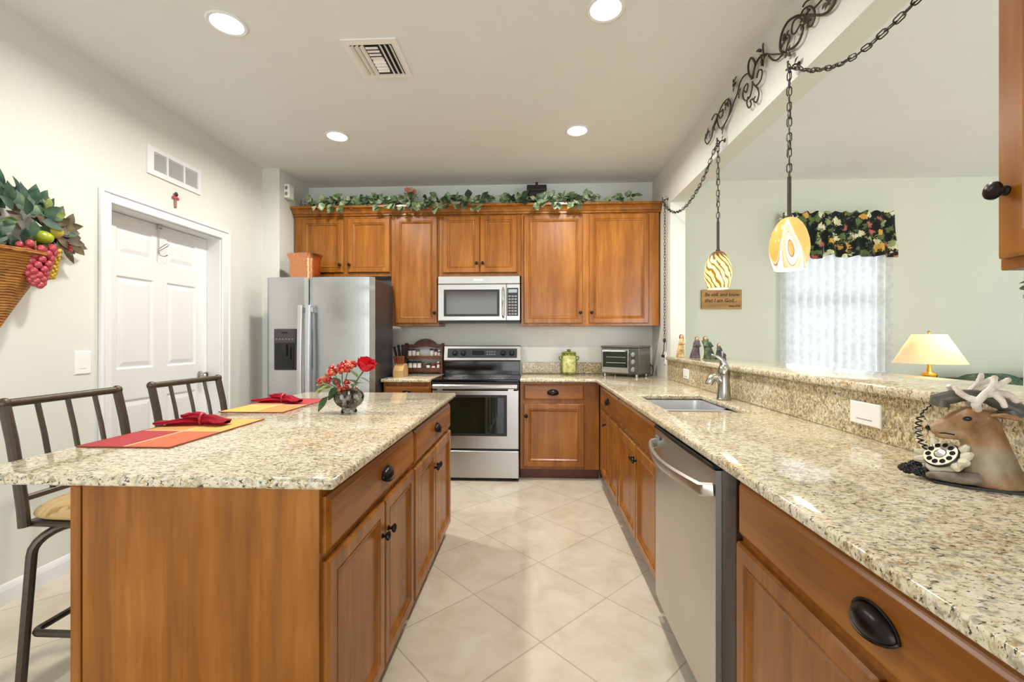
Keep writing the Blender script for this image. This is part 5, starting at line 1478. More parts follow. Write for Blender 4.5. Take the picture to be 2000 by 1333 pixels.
def shade_mat(name, f_ang, f_z, warp, c_dark, c_mid, c_lite, es, sharp):
    m, nt, b = new_mat(name)
    tc = nt.nodes.new('ShaderNodeTexCoord'); sp = nt.nodes.new('ShaderNodeSeparateXYZ'); nt.links.new(tc.outputs['Object'], sp.inputs[0])
    at = nt.nodes.new('ShaderNodeMath'); at.operation = 'ARCTAN2'; nt.links.new(sp.outputs['Y'], at.inputs[0]); nt.links.new(sp.outputs['X'], at.inputs[1])
    a1 = nt.nodes.new('ShaderNodeMath'); a1.operation = 'MULTIPLY'; a1.inputs[1].default_value = f_ang; nt.links.new(at.outputs[0], a1.inputs[0])
    a2 = nt.nodes.new('ShaderNodeMath'); a2.operation = 'MULTIPLY_ADD'; a2.inputs[1].default_value = f_z; nt.links.new(sp.outputs['Z'], a2.inputs[0]); nt.links.new(a1.outputs[0], a2.inputs[2])
    n = noise(nt, 11, 2, 0.5, tc.outputs['Object'], 0.5)
    a3 = nt.nodes.new('ShaderNodeMath'); a3.operation = 'MULTIPLY_ADD'; a3.inputs[1].default_value = warp; nt.links.new(n.outputs['Fac'], a3.inputs[0]); nt.links.new(a2.outputs[0], a3.inputs[2])
    sn = nt.nodes.new('ShaderNodeMath'); sn.operation = 'SINE'; nt.links.new(a3.outputs[0], sn.inputs[0])
    ma = nt.nodes.new('ShaderNodeMath'); ma.operation = 'MULTIPLY_ADD'; ma.inputs[1].default_value = 0.5; ma.inputs[2].default_value = 0.5; nt.links.new(sn.outputs[0], ma.inputs[0])
    r = ramp(nt, [(0.10, lin(c_dark)), (0.30 if sharp else 0.35, lin(c_mid)), (0.55, lin(c_lite)), (0.9, lin(c_lite))])
    nt.links.new(ma.outputs[0], r.inputs['Fac'])
    # brown glass cap at the crown of the shade
    zr = nt.nodes.new('ShaderNodeMapRange'); zr.inputs['From Min'].default_value = 0.175; zr.inputs['From Max'].default_value = 0.24
    nt.links.new(sp.outputs['Z'], zr.inputs['Value'])
    ml = nt.nodes.new('ShaderNodeMath'); ml.operation = 'MULTIPLY_ADD'; ml.inputs[1].default_value = 1.6
    inv = nt.nodes.new('ShaderNodeMath'); inv.operation = 'SUBTRACT'; inv.inputs[0].default_value = 0.75; nt.links.new(ma.outputs[0], inv.inputs[1])
    nt.links.new(zr.outputs[0], ml.inputs[0]); 
    m0 = nt.nodes.new('ShaderNodeMath'); m0.operation = 'MULTIPLY'; nt.links.new(zr.outputs[0], m0.inputs[0]); nt.links.new(inv.outputs[0], m0.inputs[1])
    nt.links.new(m0.outputs[0], ml.inputs[2]); ml.use_clamp = True
    mx = nt.nodes.new('ShaderNodeMixRGB'); mx.inputs[2].default_value = lin((92, 62, 34)); nt.links.new(ml.outputs[0], mx.inputs[0]); nt.links.new(r.outputs['Color'], mx.inputs[1])
    nt.links.new(mx.outputs[0], b.inputs['Base Color']); nt.links.new(mx.outputs[0], b.inputs['Emission Color'])
    b.inputs['Emission Strength'].default_value = es; b.inputs['Roughness'].default_value = 0.12
    return m
def teardrop_mat(name, es):
    m, nt, b = new_mat(name)
    def mth(op, a, c=None, d=None):
        n_ = nt.nodes.new('ShaderNodeMath'); n_.operation = op
        for i_, v_ in enumerate((a, c, d)):
            if v_ is None: continue
            if isinstance(v_, (int, float)): n_.inputs[i_].default_value = v_
            else: nt.links.new(v_, n_.inputs[i_])
        return n_.outputs[0]
    tc = nt.nodes.new('ShaderNodeTexCoord'); sp = nt.nodes.new('ShaderNodeSeparateXYZ'); nt.links.new(tc.outputs['Object'], sp.inputs[0])
    n = noise(nt, 14, 2, 0.5, tc.outputs['Object'])
    ang = mth('ARCTAN2', sp.outputs['Y'], sp.outputs['X'])
    zz = mth('MULTIPLY_ADD', sp.outputs['Z'], 10.5, -0.92)
    a1 = mth('ADD', mth('MULTIPLY_ADD', zz, 0.16, 2.02), ang)
    sa = mth('SINE', mth('MULTIPLY', a1, 1.5))
    wd = mth('MAXIMUM', mth('MULTIPLY_ADD', zz, 0.55, 1.05), 0.35)
    ax_ = mth('MULTIPLY', mth('MULTIPLY', sa, wd), 1.25)
    d2 = mth('SQRT', mth('ADD', mth('MULTIPLY', ax_, ax_), mth('MULTIPLY', mth('MULTIPLY', zz, zz), 0.42)))
    dd = mth('ADD', d2, mth('MULTIPLY_ADD', n.outputs['Fac'], 0.22, -0.11))
    W_ = lin((255, 244, 226)); A_ = lin((222, 158, 84)); P_ = lin((242, 206, 168)); B_ = lin((120, 76, 40))
    r = ramp(nt, [(0.0, lin((206, 150, 60))), (0.20, A_), (0.26, B_), (0.29, W_), (0.47, W_), (0.50, lin((160, 108, 62))), (0.54, P_), (0.74, lin((226, 176, 128))), (0.78, W_), (0.88, W_), (0.92, lin((150, 100, 54))), (0.95, P_), (1.0, A_)])
    nt.links.new(dd, r.inputs['Fac'])
    nt.links.new(r.outputs['Color'], b.inputs['Base Color']); nt.links.new(r.outputs['Color'], b.inputs['Emission Color'])
    b.inputs['Emission Strength'].default_value = es; b.inputs['Roughness'].default_value = 0.12
    return m
def pendant(label, y, shade_m, path, extra=None):
    x = HXc
    t = thing('pendant_lamp', label, 'pendant lamp', (x, y, 1.585), 0, 'chain-hung pendant lamps over the bar')
    m = MB(); m.lathe([(0.060, 0.0), (0.071, 0.035), (0.079, 0.075), (0.081, 0.10), (0.078, 0.135), (0.068, 0.175), (0.052, 0.208), (0.034, 0.230), (0.018, 0.238), (0.0, 0.239)], 36, T(0, 0, 0)); 
    S_ = m.build('shade', shade_m, t, local=True)
    m = MB(); m.lathe([(0.0, 0.010), (0.055, 0.006), (0.0595, 0.004)], 28); m.build('bulb_glow', M['pbulb'], S_, local=True)
    m = MB(); m.cyl((0, 0, 0.238), (0, 0, 0.425), 0.0085, 10); m.lathe([(0.012, 0.236), (0.013, 0.246), (0.0085, 0.252)], 14); m.build('rod', M['chain'], t, local=True)
    m = MB(); chain(m, [(x, y, 1.585+0.43), (x, y, HZ-0.006)]); m.tube([(x+0.004*math.sin(k*1.7), y+0.004*math.cos(k*1.7), 1.585+0.425+(HZ-2.012)*k/14) for k in range(15)], 0.0022, 5); m.build('hanging_chain', M['chain'], t)
    m = MB(); chain(m, path); m.tube([Vector(p)+Vector((0.003*math.sin(i*2), 0.003*math.cos(i*2), -0.002)) for i, p in enumerate(path)], 0.0022, 5); m.build('swag_chain', M['chain'], t)
    if extra: extra(t)
    d_ = bpy.data.lights.new('pendant_bulb', 'POINT'); d_.energy = 1.2; d_.color = (1.0, 0.80, 0.52); d_.shadow_soft_size = 0.045
    o_ = bpy.data.objects.new('pendant_bulb', d_); COL.objects.link(o_); o_.location = (x, y, 1.585-0.05)
    return t
M['pbulb'] = emit_mat('pendant_bulb_glow', (255, 244, 220), 5)
near_path = smooth([(HXc, 2.046, 2.505), (HXc, 1.989, 2.474), (HXc, 1.917, 2.418), (HXc, 1.819, 2.362), (HXc, 1.731, 2.323), (HXc, 1.626, 2.298), (HXc, 1.534, 2.293), (HXc, 1.40, 2.302), (HXc, 1.2, 2.345), (HXc, 0.95, 2.43), (HXc, 0.80, 2.505)], 4)
far_path = smooth([(HXc, 2.812, 2.505), (HXc, 2.887, 2.475), (HXc, 3.012, 2.389), (HXc, 3.177, 2.323), (HXc, 3.406, 2.282), (HXc, 3.646, 2.312), (HXc, 3.878, 2.424), (HXc, 3.962, 2.505)], 5)
def drop(t):
    m = MB(); chain(m, [(HXc+0.015, 3.967, 2.505), (HXc+0.02, 3.985, 1.9), (HXc+0.02, 3.995, 1.30)], 0.034, 0.0075, 0.0024); m.build('drop_chain', M['chain'], t)
    m = MB(); m.ball((HXc+0.02, 3.996, 1.255), (0.013, 0.013, 0.022), 12); m.build('cord_switch', M['blackm'], t)
    m = MB(); m.tube(smooth([(HXc+0.02, 3.996, 1.25), (HXc+0.018, 4.005, 1.20), (HXc+0.022, 4.02, 1.165), (HXc+0.018, 4.03, 1.14), (HXc+0.02, 4.045, 1.12)], 4), 0.004, 6); m.build('cord', M['blackm'], t)
    m = MB(); m.box(HXc+0.010, XH-0.009, 4.036, 4.062, 1.098, 1.124, 0.005); m.build('plug', M['blackm'], t)
pendant('amber swirl glass pendant lamp on a chain, the larger-looking one nearer the camera', 2.046, teardrop_mat('swirl_glass', 0.5), near_path)
pendant('yellow streaked glass pendant lamp on a chain, in front of the wooden plaque', 2.810, shade_mat('streaked_glass', 13.0, 110, 14.0, (120, 88, 30), (206, 166, 76), (248, 226, 152), 0.7, False), far_path, drop)

# ================================================================== LIVING ROOM SIDE
M['sheer'] = None
def sheer_mat():
    m = bpy.data.materials.new('sheer_curtain'); m.use_nodes = True
    nt = m.node_tree; nt.nodes.clear()
    out = nt.nodes.new('ShaderNodeOutputMaterial')
    df = nt.nodes.new('ShaderNodeBsdfDiffuse'); tl = nt.nodes.new('ShaderNodeBsdfTranslucent'); tp = nt.nodes.new('ShaderNodeBsdfTransparent')
    n = noise(nt, 22, 4, 0.6, objco(nt)); r = ramp(nt, [(0.35, lin((226, 230, 232))), (0.65, lin((248, 249, 250)))])
    nt.links.new(n.outputs['Fac'], r.inputs['Fac'])
    nt.links.new(r.outputs[0], df.inputs[0]); nt.links.new(r.outputs[0], tl.inputs[0])
    m1 = nt.nodes.new('ShaderNodeMixShader'); m1.inputs[0].default_value = 0.6; nt.links.new(df.outputs[0], m1.inputs[1]); nt.links.new(tl.outputs[0], m1.inputs[2])
    m2 = nt.nodes.new('ShaderNodeMixShader'); m2.inputs[0].default_value = 0.16; nt.links.new(m1.outputs[0], m2.inputs[1]); nt.links.new(tp.outputs[0], m2.inputs[2])
    nt.links.new(m2.outputs[0], out.inputs[0])
    return m
cu = thing('sheer_curtain', 'white sheer curtain panels covering the window below the valance', 'curtain', (2.97, 4.40, 0.25))
for (a, b_, ph) in ((2.450, 2.975, 0.0), (2.965, 3.485, 1.1)):
    m = MB()
    def fn(u, v, a=a, b_=b_, ph=ph):
        z = 2.44-2.15*v
        w_ = 1.0+0.03*v
        x = (a+b_)/2+(u-0.5)*(b_-a)*w_+(0.02*v*v*math.sin(ph+3*v) if b_ > 3.2 and u > 0.9 else 0)
        return (x, 4.405+0.024*math.sin(u*2*PI*6.5+ph+0.6*math.sin(3*v))+0.006*math.sin(u*40+ph)+0.010*v*math.sin(9*u), z)
    m.grid(fn, 110, 24); m.build('curtain_panel', sheer_mat(), cu)
m = MB(); m.cyl((2.43, 4.405, 2.452), (3.50, 4.405, 2.452), 0.007, 10)
for x in (2.45, 3.48): m.cyl((x, 4.405, 2.452), (x, 4.4795, 2.452), 0.005, 8)
m.build('curtain_rod', M['plastic'], cu)
va = thing('valance', 'dark floral ruffled valance above the sheer curtain', 'valance', (2.97, 4.36, 2.06))
m = MB()
def fv(u, v):
    z = 2.50-0.435*v-(0.018*math.sin(u*2*PI*4.2+0.5) if v > 0.9 else 0)-0.012*v*math.sin(u*23)
    x = 2.452+(1.03+0.035*v)*u-0.006*v
    return (x, 4.355+0.016*(0.4+v)*math.sin(u*2*PI*9+0.5*math.sin(5*v))+0.005*math.sin(u*57), z+(0.010*math.sin(u*70) if v < 0.05 else 0))
m.grid(fv, 140, 14)
for (u_, x_) in ((0, 2.452), (1, 3.482)):
    m.grid(lambda a, b_, u_=u_, x_=x_: (fv(u_, b_)[0], fv(u_, b_)[1]+a*(4.386-fv(u_, b_)[1]), fv(u_, b_)[2]), 3, 14)
def floral_valance():
    m_, nt, b = new_mat('dark_floral_fabric')
    v1 = nt.nodes.new('ShaderNodeTexVoronoi'); v1.inputs['Scale'].default_value = 15; v1.inputs['Randomness'].default_value = 1
    n0 = noise(nt, 9, 3, 0.6, objco(nt)); 
    mxv = nt.nodes.new('ShaderNodeMixRGB'); mxv.inputs[0].default_value = 0.12; nt.links.new(objco(nt, (1, 0.2, 1)), mxv.inputs[1]); nt.links.new(n0.outputs['Color'], mxv.inputs[2])
    nt.links.new(mxv.outputs[0], v1.inputs['Vector'])
    sc = nt.nodes.new('ShaderNodeSeparateColor'); nt.links.new(v1.outputs['Color'], sc.inputs[0])
    colr = ramp(nt, [(0.0, lin((96, 112, 70))), (0.3, lin((150, 160, 110))), (0.45, lin((216, 214, 176))), (0.62, lin((176, 104, 92))), (0.74, lin((206, 160, 78))), (0.86, lin((84, 104, 76)))], 'CONSTANT')
    nt.links.new(sc.outputs[0], colr.inputs['Fac'])
    n1 = noise(nt, 40, 4, 0.7, objco(nt, (1, 0.2, 1)), 1.4)
    ad = nt.nodes.new('ShaderNodeMath'); ad.operation = 'MULTIPLY_ADD'; ad.inputs[1].default_value = -3.0; nt.links.new(v1.outputs['Distance'], ad.inputs[0]); 
    ad2 = nt.nodes.new('ShaderNodeMath'); ad2.operation = 'MULTIPLY'; ad2.inputs[1].default_value = 3.6; nt.links.new(n1.outputs['Fac'], ad2.inputs[0]); nt.links.new(ad2.outputs[0], ad.inputs[2])
    mk = ramp(nt, [(0.36, (0, 0, 0, 1)), (0.50, (1, 1, 1, 1))]); nt.links.new(ad.outputs[0], mk.inputs['Fac'])
    mx = nt.nodes.new('ShaderNodeMixRGB'); mx.inputs[1].default_value = lin((30, 36, 34)); nt.links.new(mk.outputs[0], mx.inputs[0]); nt.links.new(colr.outputs[0], mx.inputs[2])
    nt.links.new(mx.outputs[0], b.inputs['Base Color']); b.inputs['Roughness'].default_value = 0.85; b.inputs['Specular IOR Level'].default_value = 0.2
    return m_
m.build('fabric', floral_valance(), va)
m = MB(); m.cyl((2.44, 4.40, 2.482), (3.49, 4.40, 2.482), 0.006, 8); m.build('rod', M['plastic'], va)

pq = thing('wooden_plaque', 'small brown wooden plaque with dark lettering on the sage wall', 'plaque', (1.895, 4.478, 1.568))
m = MB(); m.box(1.697, 2.093, 4.456, 4.4785, 1.568, 1.762, 0.004); m.build('board', wood('plaque_wood', (128, 92, 40), (164, 120, 54), (184, 142, 72), 0.5, 'x'), pq)
ink = pbr('plaque_ink', (74, 40, 16), 0.6)
def text(body, x, z, size, par, name='lettering', y=4.4555, mat=None):
    c = bpy.data.curves.new(name, 'FONT'); c.body = body; c.size = size; c.extrude = 0.0006; c.align_x = 'LEFT'; c.shear = 0.25; c.offset = 0.0012
    c.materials.append(mat or ink)
    o = bpy.data.objects.new(name, c); COL.objects.link(o)
    me = bpy.data.meshes.new_from_object(o.evaluated_get(bpy.context.evaluated_depsgraph_get()))
    bpy.data.objects.remove(o); bpy.data.curves.remove(c)
    o = bpy.data.objects.new(name, me); COL.objects.link(o); o.parent = par
    loc = ROOTM[par.name].inverted() @ Vector((x, y, z))
    o.location = loc; o.rotation_euler = (PI/2, 0, 0)
    return o
text('Be still, and know', 1.725, 1.697, 0.048, pq)
text('that I am God...', 1.725, 1.637, 0.050, pq)
text('Psalm 46:10', 1.965, 1.590, 0.022, pq)

# lamp on an end table, sofa beside it
LX, LY = 3.312, 3.80
et = thing('end_table', 'small wooden end table under the lit table lamp behind the bar', 'table', (LX, LY, 0))
m = MB(); m.box(LX-0.27, LX+0.27, LY-0.27, LY+0.27, 0.69, 0.72, 0.006); m.build('tabletop', M['wooddark'], et)
m = MB(); m.box(LX-0.23, LX+0.23, LY-0.23, LY+0.23, 0.60, 0.69); m.build('apron', M['wooddark'], et)
for sx in (-1, 1):
    for sy in (-1, 1):
        m = MB(); m.tube([(LX+sx*0.225, LY+sy*0.225, 0.0005), (LX+sx*0.215, LY+sy*0.215, 0.62)], [0.016, 0.026], 10); m.build('leg', M['wooddark'], et)
tl = thing('table_lamp', 'lit table lamp with white coolie shade and brass base behind the bar', 'lamp', (LX, LY, 0.7205))
m = MB(); m.lathe([(0, 0.001), (0.085, 0.001), (0.088, 0.012), (0.06, 0.025), (0.03, 0.04), (0.025, 0.06), (0.06, 0.10), (0.075, 0.14), (0.06, 0.18), (0.028, 0.205), (0.024, 0.215), (0.050, 0.232), (0.054, 0.246), (0.044, 0.262), (0.020, 0.275), (0.017, 0.30), (0.013, 0.33), (0.012, 0.40), (0, 0.40)], 28, T(LX, LY, 0.7205)); m.build('base', M['brass'], tl)
def lamp_shade():
    m_ = bpy.data.materials.new('lamp_shade_linen'); m_.use_nodes = True
    nt = m_.node_tree; nt.nodes.clear(); out = nt.nodes.new('ShaderNodeOutputMaterial')
    df = nt.nodes.new('ShaderNodeBsdfDiffuse'); tr = nt.nodes.new('ShaderNodeBsdfTranslucent'); mx = nt.nodes.new('ShaderNodeMixShader'); mx.inputs[0].default_value = 0.5
    n = noise(nt, 60, 2, 0.5, objco(nt)); r = ramp(nt, [(0.3, lin((240, 228, 206))), (0.7, lin((248, 238, 218)))]); nt.links.new(n.outputs['Fac'], r.inputs['Fac'])
    nt.links.new(r.outputs[0], df.inputs[0]); nt.links.new(r.outputs[0], tr.inputs[0])
    nt.links.new(df.outputs[0], mx.inputs[1]); nt.links.new(tr.outputs[0], mx.inputs[2]); nt.links.new(mx.outputs[0], out.inputs[0])
    return m_
m = MB(); m.lathe([(0.235, 0.345), (0.110, 0.585)], 40, T(LX, LY, 0.7205)); m.build('lamp_shade', lamp_shade(), tl)
m = MB(); m.cyl((LX, LY, 0.7205+0.40), (LX, LY, 0.7205+0.60), 0.004, 8); m.ball((LX, LY, 0.7205+0.605), 0.011, 10); m.build('finial', M['brass'], tl)
m = MB(); m.ball((LX, LY-0.03, 0.7205+0.47), (0.028, 0.028, 0.038), 12); m.build('bulb', emit_mat('lamp_bulb_glow', (255, 214, 140), 10), tl)
d_ = bpy.data.lights.new('table_lamp_bulb', 'POINT'); d_.energy = 7; d_.color = (1.0, 0.56, 0.18); d_.shadow_soft_size = 0.04
o_ = bpy.data.objects.new('table_lamp_bulb', d_); COL.objects.link(o_); o_.location = (LX+0.05, LY-0.03, 0.7205+0.47)
so = thing('sofa', 'dark green patterned sofa against the living room wall beside the lamp', 'sofa', (4.65, 4.02, 0))
sf = floral('sofa_fabric', (74, 92, 74), (44, 58, 48), (104, 120, 98), (130, 132, 112), 9)
m = MB(); m.box(3.66, 5.64, 3.62, 4.40, 0.10, 0.40, 0.03); m.build('frame', sf, so)
m = MB(); m.box(3.66, 5.64, 4.18, 4.42, 0.38, 0.90, 0.06); m.build('backrest', sf, so)
for x in (3.60, 5.50):
    m = MB(); m.box(x, x+0.20, 3.58, 4.40, 0.09, 0.64, 0.05); m.build('armrest', sf, so)
for k in range(3):
    x = 3.81+0.565*k
    m = MB(); m.box(x, x+0.555, 3.60, 4.15, 0.40, 0.54, 0.04); m.build('seat_cushion', sf, so)
    m = MB()
    def cu_(u, v, x=x):
        a = 2*PI*u; p = PI*(v-0.5); c_ = max(0, math.cos(p))**0.6
        q = abs(math.cos(a))**0.55*math.copysign(1, math.cos(a)); s_ = abs(math.sin(a))**0.55*math.copysign(1, math.sin(a))
        return (x+0.277+0.29*q*c_, 4.10+0.10*math.sin(p), 0.745+0.215*s_*c_)
    m.grid(cu_, 32, 12, cu=True); m.build('back_cushion', sf, so)
for x in (3.70, 5.60):
    for y in (3.66, 4.34):
        m = MB(); m.cyl((x, y, 0.0005), (x, y, 0.10), 0.025, 10); m.build('foot', M['wooddark'], so)

# robed figurines on the far end of the bar
def figurine(x, y, h, robe, head, label, lean=0.0, w=0.036, extra=None):
    zb = 1.1138
    t = thing('figurine', label, 'figurine', (x, y, zb))
    m = MB(); n = 9
    vv_ = []
    def fb(u, v):
        a = 2*PI*u; z = h*0.80*v
        r = w*(1.0-0.55*v**0.8)*(1+0.09*math.sin(5*a+3*v)*(1-v))
        return (x+lean*h*v*v+r*math.cos(a), y+0.8*r*math.sin(a), zb+0.0006+z)
    m.grid(fb, 22, 12, cu=True); m.ball((x+lean*h*0.64, y, zb+h*0.79), w*0.42, 10)
    m.ball((x, y, zb+0.004), (w*1.02, w*0.82, 0.0032), 14)
    for s_ in (-1, 1):
        m.tube([(x+lean*h*0.5+s_*w*0.35, y, zb+h*0.72), (x+lean*h*0.4+s_*w*0.55, y-w*0.4, zb+h*0.56), (x+lean*h*0.4+s_*w*0.1, y-w*0.75, zb+h*0.58)], [w*0.24, w*0.24, w*0.17], 8)
    m.build('robe', robe, t)
    m = MB(); m.ball((x+lean*h*0.8, y-0.003, zb+h*0.88), (h*0.075, h*0.08, h*0.10), 12); m.ball((x+lean*h*0.8, y-0.003-h*0.08, zb+h*0.87), (h*0.018, h*0.022, h*0.022), 8); m.build('head', pbr('figurine_skin', (206, 160, 126), 0.5), t)
    m = MB(); m.lathe([(0.0, h*0.11), (h*0.05, h*0.10), (h*0.085, h*0.05), (h*0.092, 0), (h*0.088, -h*0.09)], 14, T(x+lean*h*0.8, y+0.003, zb+h*0.88), -PI*0.15, PI*1.15); m.build('hair', head, t)
    if extra: extra(t, zb)
    return t
fcream = leafmat('figurine_cream', (150, 110, 60), (206, 176, 118), (226, 206, 160), 0.5, 24)
fpurp = leafmat('figurine_plum', (70, 54, 62), (96, 80, 88), (128, 112, 112), 0.5, 24)
fgreen = leafmat('figurine_green', (34, 48, 34), (70, 88, 62), (110, 122, 90), 0.5, 24)
fdark = leafmat('figurine_navy', (36, 38, 44), (56, 60, 64), (90, 94, 92), 0.5, 24)
fwhite = leafmat('figurine_white', (190, 184, 160), (216, 210, 186), (232, 228, 212), 0.5, 24)
figurine(1.262, 3.775, 0.195, fcream, pbr('fig_hair', (76, 50, 34), 0.6), 'tall figurine in cream and rose robe by the stub wall', 0.05, 0.036)
figurine(1.305, 3.560, 0.175, fpurp, fpurp, 'hooded figurine in plum robe, second on the bar', 0.10, 0.042)
figurine(1.375, 3.490, 0.150, fwhite, fwhite, 'short white-robed kneeling figurine beside the plum one', -0.05, 0.046)
figurine(1.345, 3.375, 0.178, fgreen, fgreen, 'figurine in dark green robe leaning left, fourth on the bar', -0.22, 0.046)
figurine(1.372, 3.275, 0.125, fdark, fdark, 'short dark navy figurine right of the green-robed one', 0.0, 0.028)
figurine(1.372, 3.185, 0.062, fdark, fdark, 'tiny dark figurine, rightmost on the bar', 0.0, 0.016)

# ------------------------------------------------------------------ deer telephone on the near counter
dt = thing('deer_telephone', 'novelty telephone shaped like a deer bust with a rotary dial', 'telephone', (1.088, 1.118, 0.9145), math.radians(150))
def deer_fur():
    m_, nt, b = new_mat('deer_fur')
    tc = nt.nodes.new('ShaderNodeTexCoord'); sp = nt.nodes.new('ShaderNodeSeparateXYZ'); nt.links.new(tc.outputs['Object'], sp.inputs[0])
    n = noise(nt, 34, 4, 0.65, objco(nt, (1, 1, 0.6))); n2 = noise(nt, 10, 2, 0.5, objco(nt))
    ad = nt.nodes.new('ShaderNodeMath'); ad.operation = 'MULTIPLY_ADD'; ad.inputs[1].default_value = 0.5; nt.links.new(n.outputs['Fac'], ad.inputs[0]); nt.links.new(n2.outputs['Fac'], ad.inputs[2])
    r = ramp(nt, [(0.50, lin((108, 74, 42))), (0.68, lin((150, 110, 70))), (0.85, lin((178, 150, 118)))]); nt.links.new(ad.outputs[0], r.inputs['Fac'])
    g = ramp(nt, [(0.5, lin((128, 108, 86))), (0.85, lin((176, 162, 142)))]); nt.links.new(ad.outputs[0], g.inputs['Fac'])
    # greyer chest, browner head and hem
    zr = ramp(nt, [(0.0, (0, 0, 0, 1)), (0.10, (0.1, 0.1, 0.1, 1)), (0.25, (1, 1, 1, 1)), (0.42, (1, 1, 1, 1)), (0.52, (0, 0, 0, 1))])
    sc = nt.nodes.new('ShaderNodeMath'); sc.operation = 'MULTIPLY'; sc.inputs[1].default_value = 5.0; nt.links.new(sp.outputs['Z'], sc.inputs[0]); nt.links.new(sc.outputs[0], zr.inputs['Fac'])
    mx = nt.nodes.new('ShaderNodeMixRGB'); nt.links.new(zr.outputs[0], mx.inputs[0]); nt.links.new(r.outputs[0], mx.inputs[1]); nt.links.new(g.outputs[0], mx.inputs[2])
    nt.links.new(mx.outputs[0], b.inputs['Base Color']); b.inputs['Roughness'].default_value = 0.5
    return m_
m = MB()
m.tube([(-0.020, 0, 0.0055), (-0.020, 0, 0.016), (-0.018, 0, 0.045), (-0.014, 0, 0.085), (-0.010, 0, 0.120), (-0.006, 0, 0.150)], [0.062, 0.062, 0.054, 0.045, 0.038, 0.032], 24)
m.tube([(-0.022, 0, 0.135), (-0.006, 0, 0.155), (0.016, 0, 0.158), (0.036, 0, 0.148), (0.056, 0, 0.137), (0.074, 0, 0.128), (0.086, 0, 0.124)], [0.026, 0.031, 0.031, 0.025, 0.0185, 0.0145, 0.011], 18)
m.tube([(-0.004, 0, 0.128), (0.022, 0, 0.124), (0.046, 0, 0.118), (0.066, 0, 0.1135), (0.076, 0, 0.113)], [0.022, 0.022, 0.015, 0.0105, 0.007], 14)
for s_ in (-1, 1):
    m.ball((0.020, s_*0.022, 0.164), (0.013, 0.009, 0.008), 10)
    m.tube([(-0.018, s_*0.026, 0.172), (-0.034, s_*0.042, 0.176), (-0.052, s_*0.052, 0.172), (-0.060, s_*0.056, 0.168)], [0.009, 0.013, 0.010, 0.003], 10, squash=0.5)
body = m.build('bust', deer_fur(), dt, local=True)
rm = body.modifiers.new('remesh', 'REMESH'); rm.mode = 'VOXEL'; rm.voxel_size = 0.0028; rm.use_smooth_shade = True
sm_ = body.modifiers.new('smooth', 'SMOOTH'); sm_.iterations = 6; sm_.factor = 0.5
m = MB()
for s_ in (-1, 1):
    q = MB(); q.tube([(0.010, s_*0.050, 0.022), (0.040, s_*0.054, 0.021), (0.068, s_*0.044, 0.019), (0.090, s_*0.034, 0.016), (0.098, s_*0.030, 0.014)], [0.015, 0.014, 0.0125, 0.009, 0.005], 12); q.build('foreleg', leafmat('foreleg_grey', (92, 82, 74), (128, 116, 104), (150, 140, 128), 0.5, 30), dt, local=True)
bp2 = [(-0.082, -0.058), (0.03, -0.064), (0.088, -0.050), (0.100, 0), (0.088, 0.050), (0.03, 0.064), (-0.082, 0.058)]
m.prism(bp2, 0.0004, 0.006); m.build('base_plate', M['blackm'], dt, local=True)
for s_ in (-1, 1):
    m = MB(); m.ball((0.024, s_*0.0285, 0.1615), (0.0090, 0.0042, 0.0056), 12); e_ = m.build('eye', M['black'], dt, local=True)
    m = MB(); m.tube([(0.024+0.0085*math.cos(2*PI*k/16), s_*0.0288, 0.1615+0.0055*math.sin(2*PI*k/16)) for k in range(16)], 0.0011, 5, closed=True); m.build('eye_rim', pbr('eye_rim_brown', (120, 104, 92), 0.5), e_, local=True)
m = MB(); m.ball((0.0885, 0, 0.1275), (0.006, 0.0095, 0.007), 12); m.build('nose', M['black'], dt, local=True)
m = MB()
for s_ in (-1, 1): m.tube([(0.080, s_*0.004, 0.1165), (0.060, s_*0.0138, 0.1195), (0.044, s_*0.0195, 0.1185)], 0.0015, 5)
m.build('mouth', M['black'], dt, local=True)
# rotary dial on a white leafy backing
Mdl = T(0.066, 0.016, 0.064, rz=math.radians(42), ry=math.radians(50))
m = MB(); m.ball((0, 0, -0.014), (0.046, 0.046, 0.016), 18)
m.add([], [])
V0 = m.v; m.v = [tuple(Mdl @ Vector(p)) for p in V0]
for s_ in (-1, 1):
    for k in range(4):
        a = s_*(0.7+0.5*k)
        p0 = Mdl @ Vector((-0.028*math.cos(a), 0.040*math.sin(a), -0.008))
        p1 = Mdl @ Vector((-0.052*math.cos(a), 0.060*math.sin(a), 0.004))
        m.tube([p0, p0.lerp(p1, 0.5), p1], [0.012, 0.010, 0.005], 8)
m.build('dial_backing', fwhite, dt, local=True)
m = MB(); m.lathe([(0, 0.0), (0.036, 0.0), (0.037, 0.003), (0.035, 0.006), (0, 0.006)], 32, Mdl); D_ = m.build('dial_base', M['blackm'], dt, local=True)
m = MB(); m.lathe([(0.013, 0.0062), (0.013, 0.0085), (0.0345, 0.0085), (0.0345, 0.0062)], 36, Mdl); D2 = m.build('finger_wheel', pbr('dial_silver', (176, 170, 152), 0.35, 0.5), D_, local=True)
for k in range(10):
    a = 2*PI*k/10
    m = MB(); m.lathe([(0, 0.0), (0.0062, 0.0), (0.0062, 0.0006), (0, 0.0008)], 10, Mdl @ T(0.0245*math.cos(a), 0.0245*math.sin(a), 0.0086)); m.build('finger_hole', M['black'], D2, local=True)
m = MB(); m.lathe([(0, 0.010), (0.011, 0.009), (0.0125, 0.006)], 20, Mdl); m.build('dial_center', M['nickel'], D_, local=True)
